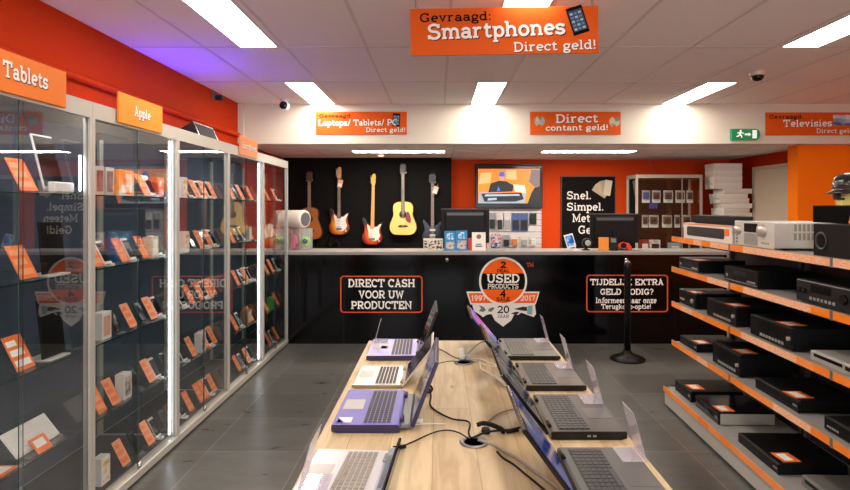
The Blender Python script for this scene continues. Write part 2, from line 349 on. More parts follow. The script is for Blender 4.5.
# ------------------------------------------------------------------ slab-serif lettering
def Ar(cx, cy, rx, ry, a0, a1):
    n = max(4, int(abs(a1 - a0) / 22))
    return [(cx + rx * math.cos(R(a0 + (a1 - a0) * k / n)), cy + ry * math.sin(R(a0 + (a1 - a0) * k / n))) for k in range(n + 1)]
def Ln(*a): return [(a[i], a[i + 1]) for i in range(0, len(a), 2)]
def Sf(x, y, w_): return ('s', x, y, w_)
T, B_, H = 9.4, .6, 6.4
GL = {
 'A': (10, Ln(2, B_, 5, T, 8, B_), Ln(3.1, 3.4, 6.9, 3.4), Sf(2, B_, 3.2), Sf(8, B_, 3.2), Sf(4.4, T, 2.2)),
 'C': (9.4, Ar(5, 5, 3.8, 4.4, 48, 312), Ln(7.9, 9.7, 7.9, 6.8)),
 'D': (9.6, Ln(2, B_, 2, T), Ln(.6, T, 4.5, T), Ln(.6, B_, 4.5, B_), Ar(4.5, 5, 4, 4.4, -90, 90)),
 'E': (9, Ln(2, B_, 2, T), Ln(.6, T, 7.8, T, 7.8, 7), Ln(.6, B_, 8, B_, 8, 3.2), Ln(2, 5, 5.6, 5), Ln(5.6, 6.3, 5.6, 3.7)),
 'G': (10, Ar(5, 5, 3.8, 4.4, 48, 330), Ln(7.9, 9.7, 7.9, 6.8), Ln(8.1, .8, 8.1, 4.2), Sf(7.5, 4.2, 3.4)),
 'H': (10.4, Ln(2, B_, 2, T), Ln(8.4, B_, 8.4, T), Ln(2, 5, 8.4, 5), Sf(2, B_, 3.4), Sf(8.4, B_, 3.4), Sf(2, T, 3.4), Sf(8.4, T, 3.4)),
 'I': (5, Ln(2.5, B_, 2.5, T), Sf(2.5, B_, 4), Sf(2.5, T, 4)),
 'J': (7, Ln(4.7, T, 4.7, 3), Ar(2.8, 3, 1.9, 2.5, 360, 180), Sf(4.7, T, 4)),
 'K': (9.8, Ln(2, B_, 2, T), Sf(2, B_, 3.6), Sf(2, T, 3.6), Ln(7.5, T, 2.2, 4.2), Ln(4, 5.8, 8, B_), Sf(7.5, T, 3), Sf(8.1, B_, 3)),
 'L': (8.8, Ln(2, B_, 2, T), Sf(2, T, 4), Ln(.4, B_, 8, B_, 8, 3.6)),
 'M': (12, Ln(2, B_, 2, T, 6, 2.2, 10, T, 10, B_), Sf(2, B_, 3.4), Sf(10, B_, 3.4), Sf(1.4, T, 2.4), Sf(10.6, T, 2.4)),
 'N': (10.6, Ln(2, B_, 2, T, 8.6, .8, 8.6, T), Sf(2, B_, 3.4), Sf(8.6, T, 3.6), Sf(1.5, T, 2.4)),
 'O': (10, Ar(5, 5, 3.9, 4.4, 0, 360)),
 'P': (9, Ln(2, B_, 2, T), Sf(2, B_, 4), Ln(.5, T, 5, T), Ar(5, 6.9, 3, 2.5, 90, -90), Ln(5, 4.4, 2, 4.4)),
 'R': (9.8, Ln(2, B_, 2, T), Sf(2, B_, 3.8), Ln(.5, T, 5, T), Ar(5, 6.9, 3, 2.5, 90, -90), Ln(5, 4.4, 2, 4.4), Ln(5, 4.4, 7.6, B_), Sf(8.3, B_, 2.6)),
 'S': (9, Ar(4.5, 7.2, 3, 2.2, 20, 270), Ar(4.5, 2.8, 3.2, 2.2, 90, -160), Ln(7.3, 9.7, 7.3, 7.2), Ln(1.3, .3, 1.3, 2.9)),
 'T': (10, Ln(5, B_, 5, T), Ln(1, 6.8, 1, T, 9, T, 9, 6.8), Sf(5, B_, 4)),
 'U': (10.4, Ln(2, T, 2, 4), Ar(5.2, 4, 3.2, 3.4, 180, 360), Ln(8.4, 4, 8.4, T), Sf(2, T, 3.6), Sf(8.4, T, 3.6)),
 'V': (10, Ln(1.9, T, 5, .8, 8.1, T), Sf(1.9, T, 3.4), Sf(8.1, T, 3.4)),
 'W': (13, Ln(1.9, T, 4, .8, 6.5, 8, 9, .8, 11.1, T), Sf(1.9, T, 3.4), Sf(11.1, T, 3.4)),
 'X': (10, Ln(2, T, 8, B_), Ln(8, T, 2, B_), Sf(2, T, 3.2), Sf(8, T, 3.2), Sf(2, B_, 3.2), Sf(8, B_, 3.2)),
 'a': (7.6, Ar(3.6, 4.6, 2.2, 1.8, 165, 0), Ln(5.8, 4.6, 5.8, 1.6, 6.3, B_, 7.3, B_), Ar(3.5, 2.2, 2.2, 1.6, 0, 360)),
 'b': (7.8, Ln(1.9, T, 1.9, B_), Sf(1.3, T, 2.2), Ar(4.4, 3.5, 2.5, 2.9, 0, 360)),
 'c': (7, Ar(4, 3.5, 2.8, 2.9, 45, 315), Ln(6, 6.7, 6, 4.8)),
 'd': (8, Ln(6, T, 6, B_), Sf(5.4, T, 2.2), Sf(6.7, B_, 2.2), Ar(3.5, 3.5, 2.5, 2.9, 0, 360)),
 'e': (7.4, Ln(1.4, 3.6, 6.5, 3.6), Ar(4, 3.5, 2.6, 2.9, 0, 310)),
 'f': (6, Ln(3, B_, 3, 7.5), Ar(4.8, 7.5, 1.8, 1.9, 180, 40), Ln(1, H, 5.4, H), Sf(3, B_, 4)),
 'g': (7.6, Ar(3.7, 4.2, 2.3, 2.1, 0, 360), Ar(3.8, -1, 2.7, 1.5, 0, 360), Ln(5.4, 5.6, 7.1, 6.3), Ln(2.3, 2.4, 1.7, 1.2, 2.6, .4, 4.4, .4)),
 'h': (8.4, Ln(1.9, T, 1.9, B_), Sf(1.3, T, 2.2), Ar(4.2, 4, 2.3, 2.4, 180, 0), Ln(6.5, 4, 6.5, B_), Sf(1.9, B_, 3), Sf(6.5, B_, 3)),
 'i': (4.6, Ln(2.3, B_, 2.3, H), Sf(1.7, H, 2.2), Sf(2.3, B_, 3.6), Ln(2.3, 8.3, 2.3, 9.8)),
 'k': (8.4, Ln(1.9, T, 1.9, B_), Sf(1.3, T, 2.2), Sf(1.9, B_, 3), Ln(6, H, 2.2, 3), Ln(3.4, 4, 6.6, B_), Sf(6, H, 2.6), Sf(6.9, B_, 2.6)),
 'l': (4.6, Ln(2.3, B_, 2.3, T), Sf(1.7, T, 2.2), Sf(2.3, B_, 3.6)),
 'm': (12, Ln(1.9, H, 1.9, B_), Sf(1.3, H, 2.2), Ar(4, 4, 2.1, 2.4, 180, 0), Ln(6.1, 4, 6.1, B_), Ar(8.2, 4, 2.1, 2.4, 180, 0), Ln(10.3, 4, 10.3, B_), Sf(1.9, B_, 3), Sf(6.1, B_, 2.8), Sf(10.3, B_, 3)),
 'n': (8.4, Ln(1.9, H, 1.9, B_), Sf(1.3, H, 2.2), Ar(4.2, 4, 2.3, 2.4, 180, 0), Ln(6.5, 4, 6.5, B_), Sf(1.9, B_, 3), Sf(6.5, B_, 3)),
 'o': (7.6, Ar(3.8, 3.5, 2.7, 2.9, 0, 360)),
 'p': (7.8, Ln(1.9, H, 1.9, -2.6), Sf(1.3, H, 2.2), Sf(1.9, -2.6, 3.4), Ar(4.4, 3.5, 2.5, 2.9, 0, 360)),
 'r': (6.6, Ln(2, H, 2, B_), Sf(1.4, H, 2.2), Sf(2, B_, 3.4), Ar(4.3, 4, 2.3, 2.4, 180, 50)),
 's': (6.8, Ar(3.4, 4.9, 2.1, 1.5, 20, 270), Ar(3.4, 2.0, 2.3, 1.4, 90, -160), Ln(5.4, 6.7, 5.4, 4.9), Ln(1.1, .3, 1.1, 2.1)),
 't': (6, Ln(2.6, 8.8, 2.6, 2), Ar(4, 2, 1.4, 1.4, 180, 340), Ln(.8, H, 5.2, H)),
 'u': (8.4, Ln(1.9, H, 1.9, 3), Ar(4.1, 3, 2.2, 2.4, 180, 360), Ln(6.3, H, 6.3, B_), Sf(1.3, H, 2.2), Sf(5.7, H, 2.2), Sf(7, B_, 2)),
 'v': (8, Ln(1.8, H, 4, .9, 6.2, H), Sf(1.8, H, 2.8), Sf(6.2, H, 2.8)),
 'w': (10.6, Ln(1.8, H, 3.5, .9, 5.3, 5.6, 7.1, .9, 8.8, H), Sf(1.8, H, 2.8), Sf(8.8, H, 2.8)),
 'z': (7, Ln(1.3, 4.8, 1.3, H, 5.6, H, 1.3, B_, 5.8, B_, 5.8, 2.2)),
 '0': (8, Ar(4, 5, 2.8, 4.4, 0, 360)), '1': (6, Ln(1.2, 7.8, 3.2, T, 3.2, B_), Sf(3.2, B_, 4)),
 '2': (8, Ar(4, 6.9, 2.6, 2.5, 165, -35), Ln(6.1, 5.4, 1.4, B_, 6.8, B_, 6.8, 2.2)),
 '4': (8, Ln(5.4, B_, 5.4, T, 1, 3.2, 7.4, 3.2), Sf(5.4, B_, 3)), '7': (7.6, Ln(1.2, 7.4, 1.2, T, 6.6, T, 3.2, B_)),
 '9': (8, Ar(4, 6.6, 2.6, 2.8, 0, 360), Ln(6.6, 6.4, 6.2, 3, 4.4, .7, 1.8, 1)),
 ':': (3.6, Ln(1.8, .2, 1.8, 1.7), Ln(1.8, 5, 1.8, 6.5)), '!': (3.8, Ln(1.9, .2, 1.9, 1.6), Ln(1.9, 3.2, 1.9, 9.6)),
 '/': (6, Ln(1, -.6, 5, 10)), '.': (3.4, Ln(1.6, .1, 1.6, 1.7)), '-': (5, Ln(1, 3.6, 4.2, 3.6)),
 '?': (7.4, Ar(3.6, 7, 2.4, 2.5, 170, -60), Ln(4.8, 4.8, 3.6, 3.2), Ln(3.6, .2, 3.6, 1.6)), ' ': (4.5,)}
def text(bm, s, x, z, cap, width=None, wt=1.5, y=-.002, align='c', mi=0, tilt=0):
    """letters as flat strips in the local xz plane, facing -y"""
    k = cap / 10
    tot = sum(GL[c][0] for c in s)
    kx = (width / tot) if width else k
    x0 = x - {'c': .5, 'l': 0, 'r': 1}[align] * tot * kx
    cur = 0; ct, st = math.cos(R(tilt)), math.sin(R(tilt))
    def put(px, pz):
        X = x0 + px * kx - x; Z = pz * k
        return (x + X * ct - Z * st, y, z + X * st + Z * ct)
    cnt = [0]
    def strip(P, t):
        nonlocal y
        y -= .00005; cnt[0] += 1
        if cnt[0] % 12 == 0: y += .0006
        n = len(P); closed = n > 3 and abs(P[0][0] - P[-1][0]) < 1e-6 and abs(P[0][1] - P[-1][1]) < 1e-6
        L_, R_ = [], []
        for i in range(n):
            a = P[i - 1] if i else (P[-2] if closed else None); b = P[(i + 1) % n] if i < n - 1 else (P[1] if closed else None)
            d1 = None if a is None else Vector((P[i][0] - a[0], P[i][1] - a[1])).normalized()
            d2 = None if b is None else Vector((b[0] - P[i][0], b[1] - P[i][1])).normalized()
            if d1 is None: d1 = d2
            if d2 is None: d2 = d1
            nn = Vector((-(d1.y + d2.y), d1.x + d2.x))
            if nn.length < 1e-5: nn = Vector((-d1.y, d1.x))
            nn.normalize(); c_ = max(.45, nn.dot(Vector((-d1.y, d1.x))))
            o_ = nn * (t / 2 / c_)
            L_.append(bm.verts.new(put(cur + P[i][0] + o_.x, P[i][1] + o_.y))); R_.append(bm.verts.new(put(cur + P[i][0] - o_.x, P[i][1] - o_.y)))
        for i in range(n - 1):
            f = bm.faces.new((L_[i], R_[i], R_[i + 1], L_[i + 1])); f.material_index = mi
    for c in s:
        g = GL[c]
        for e in g[1:]:
            if isinstance(e, tuple): strip([(e[1] - e[3] / 2, e[2]), (e[1] + e[3] / 2, e[2])], wt * .75)
            else: strip(e, wt)
        cur += g[0]
    return bm
def lettering(parent, s, x, z, cap, mat, width=None, wt=1.5, y=-.004, align='c', tilt=0, name='lettering', label=None):
    bm = BM(); text(bm, s, x, z, cap, width, wt, y, align, 0, tilt)
    for f in bm.faces:
        f.normal_update()
        if f.normal.y > 0: f.normal_flip()
    return obj(name, bm, mat, parent, label, calc=False)

# ================================================================== THE SETTING
XL, XR, YN, YB, ZC, ZL = -2.31, 5.2, -2.6, 9.1, 2.80, 2.337
bm = BM(); box(bm, XL - .1, XR + .1, YN - .1, YB + .1, -.1, 0); struct('floor', bm, tile_mat(), 'grey stone tile floor of the shop', 'floor')
bm = BM(); box(bm, XL - .1, XL, YN, YB, 0, 2.9); struct('wall_left', bm, wall_red, 'red orange wall above and behind the glass cabinets', 'wall')
bm = BM(); box(bm, XL - .1, XR + .1, YB, YB + .1, 0, 2.9); struct('wall_back', bm, wall_or, 'orange back wall behind the counter with the television', 'wall')
bm = BM(); box(bm, 4.57, 4.67, 7.1, YB - .002, 0, 2.9); struct('wall_right', bm, wall_red, 'red wall with the cream door behind the shelving', 'wall')
bm = BM(); box(bm, 4.28, XR, 6.9, 7.098, 0, ZL - .002); box(bm, XR, XR + .1, YN, 6.9, 0, 2.9); struct('wall_side', bm, wall_bright, 'bright orange wall corner beside the cream door', 'wall')
bm = BM(); box(bm, XL - .1, XR + .1, YN - .1, YN, 0, 2.9); struct('wall_front', bm, M('shop_front', '8a8178', .7), 'plain wall at the entrance end of the shop', 'wall')
# black panel that carries the guitars
bm = BM(); box(bm, XL + .002, .2, 8.66, YB - .002, 0, ZL - .001); struct('wall_panel', bm, M('guitar_wall_black', '0e0d0c', .8, var=.08, scale=2, spec=.12), 'black wall section on which the guitars hang', 'wall')
# bulkhead and ceilings
bm = BM(); box(bm, XL + .002, XR - .002, 6.75, 6.87, ZL, ZC); struct('wall_bulkhead', bm, wall_white, 'cream bulkhead across the shop above the counter', 'wall')
bm = BM(); box(bm, XL - .1, XR + .1, YN, 6.75, ZC, ZC + .1)
ceil = struct('ceiling', bm, ceil_m, 'suspended tile ceiling over the shop floor', 'ceiling')
bm = BM(); box(bm, XL, XR, 6.872, YB, ZL, ZL + .1)
ceil2 = struct('ceiling_lower', bm, ceil_m, 'lower tile ceiling behind the bulkhead', 'ceiling')
bm = BM()
GX0, GDX = .075, .61
k = -4
while GX0 + k * GDX < XR:
    x = GX0 + k * GDX
    if x > XL: box(bm, x - .011, x + .011, YN, 6.748, ZC - .003, ZC - .0005)
    k += 1
y = 5.55 + 1.2
while y > YN:
    if y < 6.7: box(bm, XL, XR, y - .011, y + .011, ZC - .0035, ZC - .0006)
    y -= 1.2
obj('grid', bm, tbar, ceil)
bm = BM()
for k in range(-3, 9):
    x = .2 + k * .6
    if XL < x < XR: box(bm, x - .01, x + .01, 6.88, YB - .45 if x < .2 else YB - .003, ZL - .003, ZL - .0005)
for yy in (7.46, 8.06, 8.62): box(bm, XL, XR, yy - .01, yy + .01, ZL - .0035, ZL - .0006)
obj('grid', bm, tbar, ceil2)
# left corner trim under the bulkhead and the ledge along the left wall
bm = BM(); box(bm, XL, XL + .06, 6.69, 6.748, ZL, ZC - .004); struct('trim_1', bm, wall_white, 'narrow cream strip where left wall meets bulkhead', 'trim')
bm = BM(); box(bm, XL, XL + .05, YN, 6.66, 2.40, 2.445, bev=.012); struct('trim_2', bm, wall_red, 'red painted ledge running along the left wall above cabinets', 'trim')
# cream door at the right
d0, d1 = 7.25, 8.3
dr = thing('door_1', 'cream flush door in the red wall at the back', 'door', (4.568, (d0 + d1) / 2, 0)); dr['kind'] = 'structure'
bm = BM(); box(bm, -.03, -.006, d0 - (d0 + d1) / 2, d1 - (d0 + d1) / 2, .005, 2.12); obj('door_leaf', bm, M('door_cream', 'cdbfa8', .5, var=.02), dr)
bm = BM()
hw = (d1 - d0) / 2
box(bm, -.045, 0, -hw - .05, -hw, 0, 2.17); box(bm, -.045, 0, hw, hw + .05, 0, 2.17); box(bm, -.045, 0, -hw, hw, 2.122, 2.17); obj('door_frame', bm, M('door_frame', 'c4b49c', .5), dr)
bm = BM(); cyl(bm, (-.03, -hw + .09, 1.05), (-.075, -hw + .09, 1.05), .009); cyl(bm, (-.07, -hw + .085, 1.05), (-.07, -hw + .2, 1.05), .009); obj('door_handle', bm, chrome, dr)

# ------------------------------------------------------------------ lamps
def ceiling_lamp(x0, x1, y0, y1, z, label, em=lampem):
    cx, cy = (x0 + x1) / 2, (y0 + y1) / 2
    t = thing('ceiling_lamp', label, 'lamp', (cx, cy, z), group='fluorescent ceiling lamps')
    a, b = (x1 - x0) / 2, (y1 - y0) / 2
    bm = BM(); e = .014
    box(bm, -a, -a + e, -b, b, -.007, -.0005); box(bm, a - e, a, -b, b, -.007, -.0005); box(bm, -a + e, a - e, -b, -b + e, -.007, -.0005); box(bm, -a + e, a - e, b - e, b, -.007, -.0005)
    obj('lamp_frame', bm, white_metal, t)
    bm = BM(); box(bm, -a + e, a - e, -b + e, b - e, -.006, -.001); obj('diffuser', bm, em, t)
    return t
e_ = .012
ceiling_lamp(-1.485, -1.19, 3.15 + e_, 4.35 - e_, ZC, 'long lit ceiling lamp above the left glass cabinets, nearest one')
ceiling_lamp(-1.485, -1.19, 5.55 + e_, 6.735, ZC, 'lit ceiling lamp meeting the bulkhead above the laptops and tablets sign')
ceiling_lamp(.375, .67, 3.15 + e_, 4.35 - e_, ZC, 'lit ceiling lamp partly behind the hanging smartphones sign')
ceiling_lamp(.375, .67, 5.55 + e_, 6.735, ZC, 'lit ceiling lamp at the middle of the bulkhead')
ceiling_lamp(2.555, 2.85, 3.15 + e_, 4.35 - e_, ZC, 'lit ceiling lamp at the right edge, nearer than the dome camera')
ceiling_lamp(2.585, 2.88, 5.55 + e_, 6.735, ZC, 'lit ceiling lamp meeting the bulkhead beside the exit sign')
for kx, wd in ((-1.485, 'left'), (.375, 'middle'), (2.585, 'right')):
    ceiling_lamp(kx, kx + .295, .75 + e_, 1.95 - e_, ZC, 'ceiling lamp over the camera, %s row' % wd)
    ceiling_lamp(kx, kx + .295, -1.65 + e_, -.45 - e_, ZC, 'ceiling lamp behind the camera near the entrance, %s row' % wd)
ceiling_lamp(-1.13, .1, 7.52, 7.8, ZL, 'lit ceiling lamp above the wall of guitars', lampem_b)
ceiling_lamp(1.37, 2.6, 7.52, 7.8, ZL, 'lit ceiling lamp above the black slogan poster and cash desk', lampem_b)
for (px, py, Y, lb, em) in ((381, 155.5, 8.2, 'warm lit downlight above the yellow neck guitar', lampem2), (470, 151.5, 7.72, 'unlit downlight in the lower ceiling near the television', None)):
    p = at(px, py, Y); t = thing('downlight', lb, 'lamp', (p.x, Y, ZL))
    bm = BM(); lathe(bm, [(.055, -.001), (.055, -.008), (.04, -.010), (.04, -.004)], n=20, caps=False); obj('trim_ring', bm, white_metal, t)
    bm = BM(); lathe(bm, [(.036, -.003), (.036, -.012)], n=20); obj('bulb', bm, em or white_metal, t)
# violet light bar on the cabinet tops
t = thing('light_bar', 'violet LED light bar lying on the cabinet tops by the wall', 'lamp', (-2.12, 4.75, 2.133))
bm = BM(); box(bm, -.03, .03, -.22, .22, 0, .035, bev=.004); obj('housing', bm, black, t)
bm = BM(); box(bm, -.02, .02, -.2, .2, .036, .04); obj('light_tube', bm, M('violet_led', '6a3cff', .4, emit='5a28ff', es=130), t)

# ================================================================== LEFT GLASS CABINETS
CX0, CX1 = -2.295, -1.75
YS = [1.02, 1.98, 2.94, 3.905, 4.86, 5.825, 6.77]
SZ = [1.665, 1.272, .870, .470, .075]
CABN = ['tablet cabinet', 'cabinet beside the tablet one', 'middle glass cabinet', 'fourth glass cabinet', 'end cabinet by the counter']
CABL = ['tall glass display cabinet under the Tablets sign', 'tall glass display cabinet with white phone boxes, beside the tablet cabinet',
        'tall glass display cabinet third from the front, under the slanted display', 'tall glass display cabinet with brown box, second from the counter', 'tall glass display cabinet touching the counter end']
def cabinet(k, y0, y1):
    L_ = y1 - y0; h = L_ / 2
    t = thing('display_cabinet', CABL[k], 'cabinet', (CX1, (y0 + y1) / 2, 0), group='glass display cabinets along the left wall')
    D = CX0 - CX1
    bm = BM(); p = .022
    for s in (-1, 1):
        a, b = sorted((s * h - s * .0008, s * (h - p)))
        box(bm, -.035, 0, a, b, .062, 2.05); box(bm, D, D + .03, a, b, .062, 2.05)
    box(bm, -.03, 0, -h + .0008, h - .0008, 2.05, 2.132); box(bm, D, -.03, -h + .0008, h - .0008, 2.10, 2.132)
    box(bm, -.05, .004, -h + .0008, h - .0008, .012, .062, bev=.004); box(bm, D, -.05, -h + .0008, h - .0008, .03, .066)
    obj('frame', bm, beige_fr, t)
    bm = BM(); box(bm, D + .03, -.08, -h + .02, h - .02, 0, .03); obj('plinth', bm, black, t)
    bm = BM(); box(bm, D + .002, D + .012, -h + .022, h - .022, .066, 2.10); obj('back_panel', bm, navy, t)
    bm = BM(); box(bm, D + .03, -.055, -h + .024, h - .024, .0665, .073); obj('floor_panel', bm, M('cabinet_floor_dark', '23262c', .5), t)
    bm = BM(); box(bm, D + .03, -.05, h - .014, h - .008, .066, 2.09); obj('side_glass', bm, glass, t)
    for z in SZ[:4]:
        bm = BM(); box(bm, D + .02, -.055, -h + .026, h - .026, z - .008, z, mi=0)
        bm.faces.ensure_lookup_table()
        for f in bm.faces:
            f.normal_update()
            if f.normal.x > .9: f.material_index = 1
        obj('shelf', bm, [shelf_glass, edge_glass], t)
    for s in (0, 1):
        bm = BM(); a, b = ((-h + .022, .02), (-.02, h - .022))[s]
        x = -.012 if s else -.022
        box(bm, x - .005, x, a, b, .064, 2.05)
        bm.faces.ensure_lookup_table()
        for f in bm.faces:
            f.normal_update()
            if abs(f.normal.y) > .9: f.material_index = 1
        dn = obj('sliding_door', bm, [glass, edge_glass], t)
    bm = BM(); cyl(bm, (-.012, -.02, .085), (.006, -.02, .085), .011, n=12); box(bm, -.010, 0, -.035, -.008, .066, .1, bev=.002); obj('lock', bm, chrome, t)
    bm = BM(); box(bm, -.060, -.036, -h + .05, h - .05, 2.085, 2.098, 0, .003); obj('added_fill_strip', bm, M('cabinet_added_fill', 'ffffff', .4, emit='f4f7ff', es=26), t)  # added glowing strip, hidden by the header, brightens the shelves
    if k in (1, 3) or k == 0:
        bm = BM(); zz = (1.68, 1.86) if k == 0 else (.08, 2.04)  # first cabinet: only a short glowing bar above the top shelf
        box(bm, -.048, -.037, h - .042, h - .030, zz[0], zz[1], bev=.004); obj('light_tube', bm, led_m, t)
    if k == 0:
        pass
    return t
for k in range(5): cabinet(k, YS[k + 1], YS[k + 2])

# item prototypes; local: faces +x, y along the cabinet, base at z=0
LEAN = 27
def lean_m(h): return Matrix.Rotation(R(-LEAN), 4, 'Y')
def plate(bm, w_, h, t_, mi=0, z0=0.004, x0=0, bev=.001):
    box(bm, x0 - t_, x0, -w_ / 2, w_ / 2, z0, z0 + h, mi, bev, lean_m(h))
def mk_card(w_, h, mat, prn, name='price_card'):
    bm = BM(); plate(bm, w_, h, .003, 0, .008)
    for a, b, c in ((.12, .3, .8), (.42, .6, .7), (.7, .86, .5)):
        box(bm, .0002, .0006, -w_ * .42, w_ * (-.42 + c), .008 + h * a, .008 + h * b, 1, 0, lean_m(h))
    o = obj(name, bm, [mat, prn])
    bm = BM(); box(bm, -.05, .012, -w_ * .3, w_ * .3, 0, .003); box(bm, -.009, -.006, -w_ * .3, w_ * .3, .012, h * .5, 0, 0, lean_m(h)); obj('stand', bm, clearp, o)
    return o
def mk_phone(w_, h, body, scr, name='phone'):
    bm = BM(); plate(bm, w_, h, .008, 0, .012, 0, .003)
    o = obj(name, bm, body)
    bm = BM(); box(bm, .0002, .0008, -w_ * .44, w_ * .44, .012 + h * .11, .012 + h * .89, 0, 0, lean_m(h)); obj('screen', bm, scr, o)
    bm = BM(); box(bm, -.06, .02, -w_ * .25, w_ * .25, 0, .003); box(bm, .004, .02, -w_ * .2, w_ * .2, .003, .014); box(bm, -.012, -.009, -w_ * .2, w_ * .2, .014, h * .7, 0, 0, lean_m(h)); obj('stand', bm, whitep if body is not black else clearp, o)
    return o
def mk_box(w_, d, h, mat, art, name='phone_box', rz=0):
    bm = BM(); box(bm, -d, 0, -w_ / 2, w_ / 2, 0.0005, h, 0, .0015)
    o = obj(name, bm, mat)
    bm = BM(); box(bm, .0002, .0008, -w_ * .36, w_ * .36, h * .12, h * .86); obj('cover_picture', bm, art, o)
    return o
art_ph = pattern_mat('phone_picture', 'noise', [(.3, '303036'), (.6, 'd9c9b4')], scale=(8, 30, 30))
art_flower = pattern_mat('flower_picture', 'noise', [(.35, 'f3f1ec'), (.55, 'e8c06a'), (.7, 'b4502a')], scale=(8, 30, 30))
art_pink = pattern_mat('pink_picture', 'noise', [(.3, '6d3a3c'), (.7, 'b98a86')], scale=(8, 22, 12))
art_rose = M('rose_gold_back', 'd9a78a', .35)
phone_scr = pattern_mat('phone_screen', 'noise', [(.4, '060608'), (.75, '1c1c22')], .08, scale=(6, 20, 20))
PROTO = {
 'c': lambda: mk_card(.084, .155, orange2, salmon), 'C': lambda: mk_card(.086, .155, salmon, orange2),
 'T': lambda: mk_card(.115, .165, orange2, salmon, 'price_card'), 'W': lambda: mk_card(.115, .165, orange2, white, 'price_card'),
 'p': lambda: mk_phone(.070, .145, whitep, phone_scr), 'P': lambda: mk_phone(.070, .145, black, phone_scr), 's': lambda: mk_phone(.066, .14, silver, phone_scr),
 'b': lambda: mk_box(.085, .055, .15, whitep, art_ph), 'f': lambda: mk_box(.085, .055, .15, whitep, art_flower), 'r': lambda: mk_box(.09, .055, .15, whitep, art_rose),
 'k': lambda: mk_box(.085, .055, .155, M('grey_box', 'c6c1b6', .6), art_pink), 'e': lambda: mk_box(.09, .06, .135, M('beige_box', 'cdbfa6', .6), cream_box),
 'B': lambda: mk_box(.12, .07, .13, M('brown_box', '9c7a4a', .6), M('tan_box_front', 'c8b48c', .6)), 'g': lambda: mk_box(.1, .05, .13, M('green_case', '2fae2f', .4), M('dark_green', '1d7a24', .4), 'phone_case'),
 'u': lambda: mk_box(.15, .05, .14, M('blue_box', '1f5f9e', .5), pattern_mat('blue_art', 'noise', [(.4, '1a4d8a'), (.6, '8fb4d8')], scale=(9, 18, 18))),
 'o': lambda: mk_box(.16, .06, .15, pattern_mat('orange_white_block', 'noise', [(.42, 'ef7a1f'), (.5, 'f0a45c'), (.58, 'd9d3c8')], scale=(4, 10, 8)), pattern_mat('orange_white_art', 'noise', [(.42, 'ee7418'), (.52, 'f4efe6')], scale=(4, 11, 8)), 'accessory_box'),  # plain block with a random orange and white pattern
 'R': lambda: mk_box(.08, .05, .13, M('red_box', 'c8452e', .5), pattern_mat('red_art', 'noise', [(.4, 'd0502f'), (.6, 'e8e2da')], scale=(9, 24, 24)), 'accessory_box'),
}
KIND = {'c': ('orange price card', 'price card'), 'C': ('pale orange price card', 'price card'), 'T': ('large orange price card', 'price card'), 'W': ('large orange and white price card', 'price card'),
 'p': ('white smartphone on a stand', 'phone'), 'P': ('black smartphone on a stand', 'phone'), 's': ('silver smartphone on a stand', 'phone'),
 'b': ('white phone box', 'box'), 'f': ('white phone box with flower picture', 'box'), 'r': ('white and rose phone box', 'box'), 'k': ('grey phone box with pink window', 'box'),
 'e': ('beige phone box', 'box'), 'B': ('brown carton', 'box'), 'g': ('bright green phone case', 'phone case'), 'u': ('blue box', 'box'), 'o': ('orange and white patterned block', 'box'), 'R': ('red and white accessory box', 'box')}
SHN = ['top shelf', 'second shelf', 'third shelf', 'fourth shelf', 'cabinet floor']
ORD = ['first', 'second', 'third', 'fourth', 'fifth', 'sixth', 'seventh', 'eighth']
first = {}
# (cabinet, shelf): items as kind and pixel column of the foot of each item, back row marked with '
ROWS = {
 (0, 0): 'T31', (0, 1): 'T31', (0, 2): 'W28',
 (1, 0): "k100 k110 o127 c153 p160 R168", (1, 1): "c101 p110 c127 p135 c149 e159 p170 u121'", (1, 2): "r107 P121 C135 P146 C158 s166", (1, 3): "c104 C118 b128 P141 C154 s165", (1, 4): "f106 C128 P141 C153 s165",
 (2, 0): "f185 p193 C201 p207 C214 p220 C225.5", (2, 1): "f187 P196 C204 p210 C217 p223", (2, 2): "p186 c194 c206 p212 C219 c226", (2, 3): "p187 C196 b204 c217 p222 C226", (2, 4): "p185 c193 c205 c215 p219 C225.5",
 (3, 0): "C235 P239 C244 P248 C254", (3, 1): "c235 P240 p246 e252 c257", (3, 2): "c240 p245 C249 p254 s257", (3, 3): "c238 p243 B250 c257", (3, 4): "c241 s245 C251 p256.5",
 (4, 0): "c270 c279 p281", (4, 1): "c268 e272 c276", (4, 2): "c269 C274 p279", (4, 3): "c268.5 g273 c279", (4, 4): "P269 c271.5 p275 c279"}
def place(kd, x, y, z, lb, cat, grp, rz=0):
    if kd not in first: first[kd] = o = PROTO[kd]()
    else: o = copy_tree(first[kd])
    o.location = (x, y, z); o.rotation_euler = (0, 0, rz)
    return tag(o, lb, cat, grp)
FX = -1.83
WID = {'o': .165, 'R': .082, 'k': .087, 'e': .092, 'B': .122, 'g': .102, 'u': .152, 'T': .117, 'W': .117, 'p': .072, 'P': .072, 's': .068, 'c': .086, 'C': .088, 'b': .087, 'f': .087, 'r': .092}
